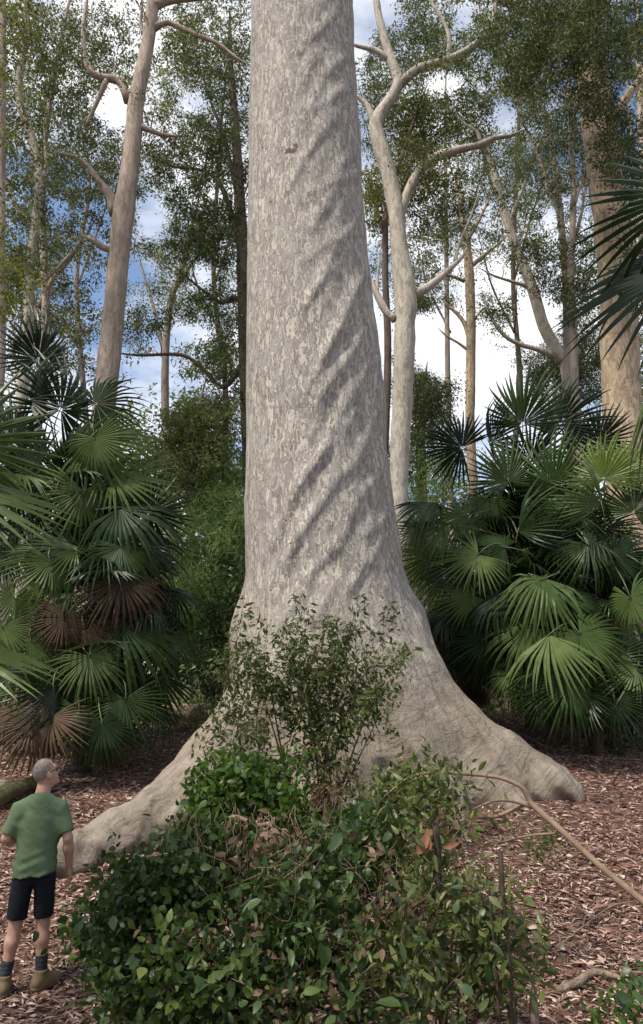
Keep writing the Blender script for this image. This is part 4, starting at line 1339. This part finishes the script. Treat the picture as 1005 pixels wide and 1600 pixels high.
# sticks on the ground
def stick(label, pts, rad, mat=None, name='fallen_stick', cat='stick'):
    o = tubes_obj(name, [(np.array(pts), rad)], mat or M['twig'], None, 7, .08, .15)
    return tag(o, label, cat)


stick('curved dead stick at the lower right beside the corner plant', [onray(870, 1555, .02), onray(905, 1548, .05), onray(930, 1530, .05), onray(985, 1540, .03)], [.025, .032, .028, .012], M['log'])
stick('thin pale stick across the litter at right', [onray(865, 1490, .02), onray(915, 1455, .05), onray(960, 1425, .05), onray(1010, 1412, .03)], [.006, .007, .007, .006], M['twig_pale'])
stick('dead stick on the litter in front of the right palms', [onray(800, 1140, .03), onray(830, 1160, .04), onray(865, 1175, .03)], [.02, .022, .012], M['log'])
stick('dead stick on the path behind the left root', [onray(120, 1245, .02), onray(170, 1218, .04), onray(215, 1205, .02)], [.012, .016, .01], M['log'])

# bent branch leaning in from the right
BD = 6.3
bb = [P(1060, 1450, 5.6), P(1005, 1408, 5.75), P(940, 1355, 5.95), P(880, 1300, 6.15), P(828, 1253, BD), P(818, 1232, BD), P(780, 1215, BD + .05), P(725, 1209, BD + .1), P(680, 1207, BD + .1), P(640, 1215, BD + .15), P(600, 1245, BD + .2)]
foot = onray(1075, 1560, -.05)
br = empty('bent_branch', foot, 'bent bare brown branch arching in from the right edge over the litter', 'branch')
tubes_obj('branch', [(np.array([foot, foot + (bb[0] - foot) * .6 + [0.03, 0, .05]] + bb), [.034, .031, .028, .027, .026, .026, .026, .02, .017, .016, .014, .012, .007])], M['twig_pale'], br, 10, .05, .2)
tubes_obj('side_branch', [(np.array([bb[4], P(800, 1266, BD), P(770, 1277, BD), P(735, 1276, BD)]), [.018, .018, .016, .013])], M['twig_pale'], br, 8, .05, .2)
tubes_obj('side_branch', [(np.array([P(832, 1262, BD), P(800, 1252, BD - .05), P(770, 1252, BD - .1), P(730, 1270, BD - .15), P(712, 1285, BD - .15)]), [.012, .011, .010, .008, .006])], M['twig_pale'], br, 6, .05, .2)
tubes_obj('side_branch', [(np.array([P(868, 1302, 6.2), P(825, 1306, BD), P(780, 1317, BD), P(745, 1326, BD)]), [.010, .010, .009, .007])], M['twig_pale'], br, 6, .05, .2)

# bare upright stems
def upstem(label, pts, rad, mat):
    p0 = pts[0]
    f = G(p0[0], p0[1], -.05)
    stick(label, [f] + list(pts), [rad[0]] + list(rad), mat, 'bare_stem', 'stem')


upstem('stout dark bare stem standing in the right of the thicket', [P(690, 1520, 5.2), P(686, 1400, 5.2), P(684, 1330, 5.2), P(680, 1285, 5.2)], [.024, .026, .024, .022], M['stemdark'])
upstem('tallest of the two thin bare stems at the right end of the thicket', [P(798, 1590, 4.9), P(795, 1500, 4.9), P(786, 1400, 4.95), P(782, 1330, 5.0)], [.018, .017, .016, .014], M['stemdark'])
upstem('thinner of the two bare stems at the right end of the thicket', [P(778, 1560, 4.9), P(770, 1450, 4.95), P(758, 1340, 5.0)], [.011, .010, .008], M['stemdark'])
upstem('short splintered stump of a stem at the bottom right of the thicket', [P(835, 1590, 5.0), P(834, 1545, 5.0)], [.03, .02], M['log'])

# ------------------------------------------------------------------ shrubs and thicket in front of the tree
shrub('sapling', 'wispy sapling with small leaves standing before the giant trunk', 'sapling', gp(490, 1300, 8.3),
      np.vstack([blobs([(505, 1110, 55, 70, 8.3, .4, 60), (510, 1215, 50, 45, 8.2, .4, 44), (450, 1050, 40, 40, 8.2, .4, 22)], 71),
                 shoots(16, (460, 540), (1120, 1230), (8.0, 8.5), (360, 640), (938, 1000), 8, 171), shoots(8, (480, 540), (1100, 1220), (8.0, 8.5), (590, 645), (1000, 1150), 6, 172),
                 shoots(8, (450, 510), (1120, 1220), (8.0, 8.4), (345, 400), (980, 1120), 6, 173), shoots(6, (480, 540), (1150, 1230), (8.0, 8.4), (440, 610), (960, 1080), 8, 174)]),
      M['leaf_sapling'], M['twig'], .11, 17, .085, .032, 71, .5, stems=9, r0=.020, twr=.006)
shrub('sapling', 'thin sapling with sparse brownish leaves left of the middle sapling', 'sapling', gp(400, 1290, 8.0),
      [(375, 1130, 50, 90, 8.0, .4, 40), (390, 1040, 40, 40, 8.0, .3, 14), (360, 1180, 45, 40, 7.9, .3, 22)],
      M['leaf_sapling'], M['twig'], .16, 18, .075, .03, 72, .5, stems=4, r0=.014, twr=.005)
M['leaf_reddry'] = M['leaf_dead']
shrub('dry_bush', 'dead brown stems and hanging leaves at the foot of the middle sapling', 'bush', gp(505, 1310, 8.0), [(505, 1265, 45, 40, 8.0, .3, 26)], M['leaf_dead'], M['dryvine'], .14, 18, .12, .03, 73, 1.2, stems=8, r0=.012)
shrub('bright_bush', 'bright green leafy bush on top of the thicket left of the sapling', 'bush', gp(380, 1380, 7.0), [(380, 1225, 55, 26, 7.0, .3, 34), (330, 1245, 40, 24, 6.9, .3, 20), (440, 1260, 40, 30, 6.9, .3, 20), (360, 1200, 24, 16, 7.1, .2, 8)],
      M['leaf_bright'], M['twig'], .15, 30, .085, .045, 74, .1, L_OVATE, stems=5)
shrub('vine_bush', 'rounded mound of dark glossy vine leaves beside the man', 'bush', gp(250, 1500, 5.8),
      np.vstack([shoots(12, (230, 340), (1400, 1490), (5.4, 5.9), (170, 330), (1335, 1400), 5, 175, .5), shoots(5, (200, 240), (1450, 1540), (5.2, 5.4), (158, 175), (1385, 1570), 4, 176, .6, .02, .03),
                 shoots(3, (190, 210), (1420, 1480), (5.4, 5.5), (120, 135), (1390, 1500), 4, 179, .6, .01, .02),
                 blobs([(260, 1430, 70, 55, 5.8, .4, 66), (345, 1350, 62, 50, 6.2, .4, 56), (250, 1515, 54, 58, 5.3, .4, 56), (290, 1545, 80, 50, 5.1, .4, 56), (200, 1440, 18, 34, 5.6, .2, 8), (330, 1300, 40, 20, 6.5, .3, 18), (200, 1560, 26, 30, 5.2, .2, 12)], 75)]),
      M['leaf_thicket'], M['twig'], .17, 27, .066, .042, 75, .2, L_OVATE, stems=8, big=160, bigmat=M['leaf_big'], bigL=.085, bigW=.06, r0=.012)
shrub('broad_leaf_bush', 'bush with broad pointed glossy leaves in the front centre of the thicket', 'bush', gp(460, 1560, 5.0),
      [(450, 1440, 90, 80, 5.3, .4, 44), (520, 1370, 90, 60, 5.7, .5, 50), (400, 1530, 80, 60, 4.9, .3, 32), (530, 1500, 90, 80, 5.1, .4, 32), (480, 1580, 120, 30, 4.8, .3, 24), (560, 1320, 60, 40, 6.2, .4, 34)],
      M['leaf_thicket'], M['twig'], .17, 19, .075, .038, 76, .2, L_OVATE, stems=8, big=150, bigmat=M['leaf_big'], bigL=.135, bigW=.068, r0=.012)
shrub('olive_bush', 'loose olive green undergrowth around the bare stems at right', 'bush', gp(690, 1540, 5.2),
      np.vstack([blobs([(670, 1300, 55, 55, 6.0, .4, 34), (640, 1260, 50, 40, 6.4, .4, 30), (665, 1400, 60, 70, 5.4, .4, 22), (680, 1530, 60, 60, 4.9, .3, 20), (620, 1480, 50, 80, 5.0, .3, 22), (650, 1220, 50, 22, 6.7, .3, 14)], 77),
                 shoots(9, (640, 760), (1480, 1560), (4.9, 5.3), (640, 830), (1300, 1420), 6, 177, .3), shoots(7, (690, 740), (1500, 1590), (4.85, 5.1), (770, 860), (1440, 1580), 5, 180, .3), shoots(6, (640, 700), (1260, 1320), (6.2, 6.6), (600, 760), (1195, 1240), 5, 178)]),
      M['leaf_olive'], M['twig'], .17, 12, .09, .032, 77, .3, L_OVATE, stems=16, big=80, bigmat=M['leaf_big'], bigL=.10, bigW=.055, r0=.010)
shrub('bright_bush', 'bright green undergrowth just right of the dry brown stems', 'bush', gp(590, 1330, 7.0), [(590, 1275, 45, 28, 7.0, .3, 30), (550, 1300, 40, 24, 6.8, .3, 18), (640, 1245, 40, 24, 7.1, .3, 18)],
      M['leaf_bright'], M['twig'], .14, 28, .08, .04, 78, .1, L_OVATE, stems=5)
shrub('corner_plant', 'small broad leaved plant in the bottom right corner', 'plant', gp(965, 1585, 5.0), [(970, 1570, 34, 28, 5.0, .15, 12), (995, 1540, 18, 16, 5.2, .1, 4)], M['leaf_bright'], M['twig'], .12, 14, .06, .03, 79, .1, L_OVATE, stems=3, r0=.006,
      big=14, bigmat=M['leaf_big'], bigL=.11, bigW=.075)
shrub('ground_plant', 'sprig of small leaves on the litter under the bent branch', 'plant', gp(850, 1325, 7.0), [(848, 1322, 26, 16, 7.0, .15, 9), (860, 1300, 14, 10, 7.0, .1, 4)], M['leaf_olive'], M['twig'], .1, 14, .07, .025, 80, .1, stems=2, r0=.005)

# dead leaves tangled in the thicket and dry hanging vines
dv = empty('dry_vine_tangle', gp(380, 1420, 5.9), 'tangle of dry pale vines and straw hanging in the left of the thicket', 'vines')
r = np.random.default_rng(91)
sp_ = []
for k in range(46):
    x = r.uniform(300, 470); y = r.uniform(1255, 1330); d = r.uniform(5.7, 6.1)
    a = P(x, y, d); b = P(x + r.normal(0, 25), y + r.uniform(60, 150), d - .1); m_ = (a + b) / 2 + r.normal(0, .05, 3)
    m2 = m_ + r.normal(0, .05, 3); sp_.append((np.array([a, (a + m_) / 2 + r.normal(0, .03, 3), m_, (m2 + b) / 2, b]), [.003, .003, .003, .0025, .002]))
for k in range(60):
    x = r.uniform(330, 690); y = r.uniform(1330, 1580); d = r.uniform(4.9, 5.8)
    a = P(x, y, d); b = P(x + r.uniform(-110, 130), y + r.normal(-40, 60), d + r.normal(0, .15)); m_ = (a + b) / 2 + r.normal(0, .09, 3) - np.array([0, 0, .08])
    sp_.append((np.array([a, (a + m_) / 2 + r.normal(0, .04, 3), m_, (m_ + b) / 2 + r.normal(0, .04, 3), b]), [.0026, .0026, .0024, .002, .0015]))
tag(tubes_obj('vines', sp_, M['dryvine'], dv, 5, .06), kind='stuff')
a = P(370, 1280, 6.3)
tubes_obj('branch', [(np.array([G(a[0] + .15, a[1] - .1, -.02), P(430, 1312, 6.1), P(400, 1290, 6.2), P(365, 1276, 6.3), P(345, 1290, 6.4)]), [.014, .02, .02, .017, .01])], M['twig_pale'], dv, 8, .05, .2)
C = blobs([(310, 1490, 50, 40, 5.1, .2, 16), (480, 1560, 60, 30, 4.8, .2, 12), (420, 1340, 70, 50, 5.7, .2, 14), (600, 1450, 60, 70, 5.0, .2, 12), (700, 1290, 24, 24, 5.9, .1, 5)], 92)
pos, a, nn, l_, w_, rnd = clump_leaves(C, .13, 14, .065, .032, .3, .8, 93)
V, F = leaf_np(L_OVATE, pos, a, nn, l_, w_, .4)
tag(mesh_np('dead_leaves', V, F, M['leaf_dead'], dv, rnd=np.repeat(rnd, 10)), kind='stuff')
# one big rusty leaf caught on the stout stem
M['rust'] = plain('rust_brown_leaf', (.19, .085, .05), .7, .25, .25, 20, .2)
dl = empty('dead_palm_leaf', P(668, 1330, 5.25), 'large rust brown dead leaf caught on the stout stem', 'leaf')
for (p0, p1, Lw, w_) in (((652, 1336), (672, 1298), .19, .07), ((668, 1338), (668, 1300), .17, .06), ((692, 1325), (720, 1316), .13, .04)):
    a = P(*p0, 5.15); b = P(*p1, 5.15)
    V, F = leaf_np(L_OVATE, a[None], (b - a)[None], nrm(CAM - a)[None], Lw, w_, .2)
    mesh_np('blade', V, F, M['rust'], dl)

# ------------------------------------------------------------------ the man
def rotz(a):
    c, s = math.cos(a), math.sin(a)
    return np.array([[c, -s, 0], [s, c, 0], [0, 0, 1]])


def rotx(a):
    c, s = math.cos(a), math.sin(a)
    return np.array([[1, 0, 0], [0, c, -s], [0, s, c]])


HEADC = np.array([.02, .015, 1.645])
HR = rotz(math.radians(-58)) @ rotx(math.radians(20))      # turned to his right, chin lifted
J = dict(shL=(-.176, 0, 1.378), elL=(-.262, -.035, 1.150), wrL=(-.165, .19, 1.10), shR=(.176, .0, 1.378), elR=(.262, -.045, 1.135), wrR=(.285, .045, .885),
         hipL=(-.082, 0, .90), knL=(-.125, .02, .50), anL=(-.165, -.03, .095), hipR=(.082, 0, .90), knR=(.10, .035, .50), anR=(.125, .00, .11))
J = {k: np.array(v) for k, v in J.items()}
TOE = {'L': nrm(np.array([-.12, 1, 0])), 'R': nrm(np.array([.75, .66, 0]))}


def hl(v):
    return HEADC + HR @ np.array(v)


def hand(p, w, fdir, across, palm):
    """palm and five fingers; fdir fingers direction, across toward the thumb, palm = palm side"""
    fdir, across, palm = nrm(fdir), nrm(across), nrm(palm)
    c = w + fdir * .05
    d = rc(p, w, w + fdir * .03, .026, .026)
    for s in (-.026, -.009, .009, .026):
        d = smin(d, rc(p, w + fdir * .02 + across * s * .7, w + fdir * .088 + across * s, .017, .013), .012)
    for s, L in ((-.030, .055), (-.011, .07), (.010, .075), (.029, .068)):
        a = w + fdir * .088 + across * s
        k1 = a + nrm(fdir + palm * .35) * L * .5
        k2 = k1 + nrm(fdir * .75 + palm * .9) * L * .5
        d = smin(d, np.minimum(rc(p, a, k1, .0105, .0095), rc(p, k1, k2, .0095, .008)), .004)
    t0 = w + fdir * .025 + across * .026
    t1 = t0 + nrm(fdir + across * .8 + palm * .3) * .045
    t2 = t1 + nrm(fdir + across * .05 + palm * .5) * .03
    return smin(d, np.minimum(rc(p, t0, t1, .014, .011), rc(p, t1, t2, .011, .009)), .012)


def body_sdf(p):
    p = p.astype(np.float32)
    d = smin(ell(p, hl((0, -.012, .022)), (.077, .096, .100), HR), ell(p, hl((0, .028, -.045)), (.057, .066, .080), HR), .04)
    d = smin(d, rc(p, hl((0, .088, .005)), hl((0, .112, -.028)), .010, .014), .015)      # nose
    d = smin(d, rc(p, hl((-.03, .082, .026)), hl((.03, .082, .026)), .012, .012), .02)   # brow
    d = smin(d, rc(p, hl((-.02, .086, -.065)), hl((.02, .086, -.065)), .009, .009), .012)  # lips
    d = smin(d, ell(p, hl((0, .075, -.105)), (.025, .02, .02), HR), .02)                  # chin
    for s in (-1, 1):
        d = smin(d, ell(p, hl((s * .079, -.008, -.01)), (.011, .022, .034), HR), .008)    # ears
        d = np.maximum(d, -ell(p, hl((s * .032, .094, .005)), (.014, .012, .009), HR))    # eye sockets
    d = smin(d, rc(p, (0, -.015, 1.44), hl((0, -.02, -.05)), .066, .060), .03)
    t = smin(ell(p, (0, 0, 1.27), (.155, .100, .20)), ell(p, (0, 0, 1.02), (.138, .095, .22)), .08)
    t = smin(t, rc(p, J['shL'] * [.8, 1, 1], J['shR'] * [.8, 1, 1], .045, .045), .05)
    d = smin(d, t, .04)
    for s in 'LR':
        sh, el, wr = J['sh' + s], J['el' + s], J['wr' + s]
        a = smin(rc(p, sh + [0, 0, -.012], el, .046, .041), rc(p, el, el + (wr - el) * .35, .041, .045), .02)
        a = smin(a, rc(p, el + (wr - el) * .3, wr, .045, .027), .02)
        fd = nrm(wr - el)
        if s == 'R': a = smin(a, hand(p, wr, nrm(fd + [0, -.15, -.1]), [-.2, 1, .3], [-1, 0, 0]), .012)
        else: a = smin(a, hand(p, wr, nrm(fd + [.35, 0, .3]), [.2, -.1, 1], [1, -.6, 0]), .012)
        d = smin(d, a, .03)
        hp, kn, an = J['hip' + s], J['kn' + s], J['an' + s]
        l = smin(rc(p, hp, kn, .078, .054), rc(p, kn, kn + (an - kn) * .33 + [0, -.014, 0], .052, .057), .03)
        l = smin(l, rc(p, kn + (an - kn) * .33 + [0, -.012, 0], an, .055, .036), .03)
        l = smin(l, rc(p, an, an + TOE[s] * .14 + [0, 0, -.05], .04, .03), .03)
        d = smin(d, l, .05)
    return d


def folds(p, f, amp, sh):
    q = np.stack([p[..., 0] * f + p[..., 2] * f * sh, p[..., 1] * f * .8, p[..., 2] * f * .55 - p[..., 0] * f * .4], -1)
    return vnoise(q) * amp


def shirt_sdf(p):
    p = p.astype(np.float32)
    d = smin(ell(p, (0, -.005, 1.28), (.172, .120, .22)), ell(p, (0, .0, 1.06), (.148, .116, .26)), .10)
    for k in (-1, 1):
        d = smin(d, rc(p, (k * .03, -.010, 1.435), (k * .168, -.004, 1.370), .062, .058), .06)
    d = smin(d, rc(p, (0, -.01, 1.38), (0, -.005, 1.47), .080, .066), .05)
    d = smin(d, ell(p, (0, 0, .92), (.186, .142, .30)), .05)
    d = np.maximum(d, .862 + .02 * np.sin(p[..., 0] * 9 + 1) + p[..., 1] * .03 - p[..., 2])
    d = np.maximum(d, (p[..., 2] - 1.458) * .9 + p[..., 1] * .55)
    for s in 'LR':
        sh, el = J['sh' + s], J['el' + s]
        u = nrm(el - sh)
        a = rc(p, sh + u * .02 - [0, 0, .012], el, .056, .072)
        a = np.maximum(a, (p - (sh + u * .215)) @ u.astype(np.float32))
        d = smin(d, a, .08)
    low = np.clip((1.12 - p[..., 2]) * 5, 0, 1)
    m = np.abs(d) < .06
    q = p[m]
    hor = np.stack([q[:, 0] * 5 + q[:, 2] * 4, q[:, 1] * 5, q[:, 2] * 26 - q[:, 0] * 9], -1)
    d[m] += folds(q, 15, .015, .55) * (1 - .4 * low[m]) + low[m] * vnoise(hor) * .034 + folds(q, 30, .006, .9)
    return d


def shorts_sdf(p):
    p = p.astype(np.float32)
    d = ell(p, (0, 0, .92), (.160, .115, .15))
    for s in 'LR':
        hp, kn = J['hip' + s], J['kn' + s]
        u = nrm(kn - hp)
        l = rc(p, hp, hp + u * .36, .092, .086)
        d = smin(d, np.maximum(l, (p - (hp + u * .36)) @ u.astype(np.float32)), .03)
    d = np.maximum(d, p[..., 2] - 1.0)
    m = np.abs(d) < .05
    d[m] += folds(p[m], 13, .018, .4)
    return d


def sock_sdf(s):
    def f(p):
        p = p.astype(np.float32)
        kn, an = J['kn' + s], J['an' + s]
        u = nrm(an - kn)
        L = np.linalg.norm(an - kn)
        d = rc(p, kn + u * L * .6, an + u * .02, .055, .044)
        return np.maximum(d - .002 * np.sin(p[..., 2] * 200), -((p - (kn + u * (L - .155))) @ u.astype(np.float32)))
    return f


def boot_sdf(s):
    def f(p):
        p = p.astype(np.float32)
        an, t = J['an' + s], TOE[s]
        side = np.array([t[1], -t[0], 0])
        heel = an + np.array([0, 0, -.045]) - t * .035
        toe = an + np.array([0, 0, -.055]) + t * .15
        d = smin(rc(p, an + [0, 0, .045], an + [0, 0, -.02], .058, .054), rc(p, heel, toe, .050, .042), .05)
        d = smin(d, rc(p, an + t * .05 + [0, 0, -.03], toe, .05, .04), .04)
        z0 = an[2] - .095
        sole = np.maximum(rc(p, heel - [0, 0, .01], toe - [0, 0, .005], .056, .05), np.maximum(z0 - p[..., 2], p[..., 2] - (z0 + .025)))
        d = np.maximum(d, z0 + .01 - p[..., 2])
        d = np.minimum(d, sole)
        return np.maximum(d, p[..., 2] - (an[2] + .05))
    return f


def hair_sdf(p):
    p = p.astype(np.float32)
    d = ell(p, hl((0, -.016, .026)), (.0805, .0985, .1035), HR)
    q = (p - HEADC.astype(np.float32)) @ HR.astype(np.float32)
    d = np.maximum(d, (q[..., 1] - .045) + np.clip(.05 - q[..., 2], 0, .1) * 1.3)     # hairline
    d = np.maximum(d, -.092 - q[..., 2] + np.clip(q[..., 1], -.02, .1) * .5)
    m = np.abs(d) < .03
    d[m] += vnoise(p[m] * np.array([1, 1, .35], np.float32), 90) * .004
    return d


def glasses_obj(parent, place):
    sp1 = []
    for s in (-1, 1):
        sp1.append((np.array([hl((s * .083, -.02, .012)), hl((s * .083, .05, .018)), hl((s * .066, .098, .014))]), [.0032, .0035, .004]))
    sp1.append((np.array([hl((-.066, .098, .014)), hl((0, .112, .014)), hl((.066, .098, .014))]), [.004] * 3))
    sp1 = [(place(a), b) for a, b in sp1]
    g_ = tubes_obj('sunglasses', sp1, M['black'], parent, 6, .02)
    V_, F_ = [], []
    for s in (-1, 1):
        b0 = len(V_)
        for dy in (.0, -.003):
            for k in range(12):
                t = 2 * math.pi * k / 12
                V_.append(hl((s * .036 + .028 * math.cos(t), .106 + dy - .010 * abs(.036 + s * .028 * math.cos(t)) / .036, .002 + .019 * math.sin(t))))
        for k in range(12):
            k2 = (k + 1) % 12
            F_.append([b0 + k, b0 + k2, b0 + 12 + k2, b0 + 12 + k])
        for k in range(1, 6):
            F_.append([b0, b0 + k, b0 + k + 1, b0 + k + 1][:3] + [b0 + k + 1])
    V_ = place(np.array(V_))
    tri = []
    for s in (0, 24):
        for k in range(1, 11):
            tri += [[s, s + k, s + k + 1], [s + 12, s + 12 + k + 1, s + 12 + k]]
        for k in range(12):
            k2 = (k + 1) % 12
            tri += [[s + k, s + 12 + k, s + 12 + k2], [s + k, s + 12 + k2, s + k2]]
    mesh_np('lens', V_, np.array(tri), M['black'], g_ if False else parent)


def skin_mat():
    m, t, b, o = newmat('skin')
    n = noise(t, mapping(t, (1, 1, 1)), 22, 4)
    r_ = ramp(t, [(.3, (.36, .195, .135)), (.7, (.47, .275, .195))])
    t.links.new(n.outputs['Fac'], r_.inputs['Fac'])
    t.links.new(r_.outputs['Color'], b.inputs['Base Color'])
    b.inputs['Roughness'].default_value = .5
    b.inputs['Subsurface Weight'].default_value = .1
    b.inputs['Subsurface Radius'].default_value = (.02, .008, .004)
    return m


def shirt_mat():
    m, t, b, o = newmat('green_shirt')
    n = noise(t, mapping(t, (1, 1, 1)), 5, 5)
    r_ = ramp(t, [(.3, (.095, .138, .076)), (.7, (.108, .153, .086))])
    t.links.new(n.outputs['Fac'], r_.inputs['Fac'])
    t.links.new(r_.outputs['Color'], b.inputs['Base Color'])
    b.inputs['Roughness'].default_value = .85
    b.inputs['Specular IOR Level'].default_value = .2
    n2 = noise(t, mapping(t, (1, 1, 1)), 240, 2)
    bump(t, n2.outputs['Fac'], .2, .002, b)
    return m


M['skin'] = skin_mat()
M['shirt'] = shirt_mat()
M['seam'] = plain('dark_green_thread', (.05, .085, .045), .9, .2)
M['shorts'] = plain('black_cloth', (.010, .011, .016), .85, .2, .3, 20)
M['sock'] = plain('dark_grey_sock', (.035, .04, .048), .9, .2, .4, 60)
M['boot'] = plain('tan_suede', (.165, .12, .068), .85, .2, .22, 30, .3)
M['hair'] = plain('grey_hair', (.20, .165, .145), .65, .3, .35, 40, .2)
M['black'] = plain('black_plastic', (.012, .012, .014), .25, .5, .1, 10)
M['sole'] = plain('rubber', (.05, .035, .025), .8, .2)
MS = .975
MY = 6.2
MX = P(38, 1550, MY)[0]
mg = G(MX, MY)
MROT = rotz(math.radians(12))


def place(v):
    return (np.asarray(v) * np.array([.93, .95, 1.0]) * MS) @ MROT.T + mg + np.array([0, 0, .0])


man = empty('person', mg, 'person from behind in green t-shirt, black shorts and tan boots, looking up', 'person')


def cloth(name, f, lo, hi, h, mat, par=None):
    V, Q = sdf_mesh(f, lo, hi, h)
    return mesh_np(name, place(V), Q, mat, par or man)


cloth('body', body_sdf, (-.34, -.2, .0), (.40, .36, 1.80), .0085, M['skin'])
cloth('t_shirt', shirt_sdf, (-.36, -.2, .80), (.36, .2, 1.54), .008, M['shirt'])
cloth('shorts', shorts_sdf, (-.27, -.2, .48), (.27, .2, 1.02), .009, M['shorts'])
for s in 'LR':
    an = J['an' + s]
    cloth('sock', sock_sdf(s), an + [-.12, -.12, -.06], an + [.12, .12, .25], .008, M['sock'])
    cloth('boot', boot_sdf(s), an + [-.22, -.22, -.13], an + [.28, .28, .08], .007, M['boot'])
cloth('hair', hair_sdf, HEADC - .16, HEADC + .16, .006, M['hair'])
glasses_obj(man, place)
# shirt collar band and yoke seam
def on_back(x, z):
    ys = np.linspace(-.22, 0, 90)
    q = np.stack([np.full(90, x), ys, np.full(90, z)], -1)
    k = int(np.argmax(shirt_sdf(q[:, None, :])[:, 0] < 0))
    return np.array([x, ys[k], z])


seam = [on_back(x, 1.455 - .075 * math.sqrt(max(0, 1 - (x / .10) ** 2))) for x in np.linspace(-.095, .095, 13)]
tubes_obj('yoke_seam', [(place(np.array(seam)), [.0025] * 13)], M['seam'], man, 5, .02)
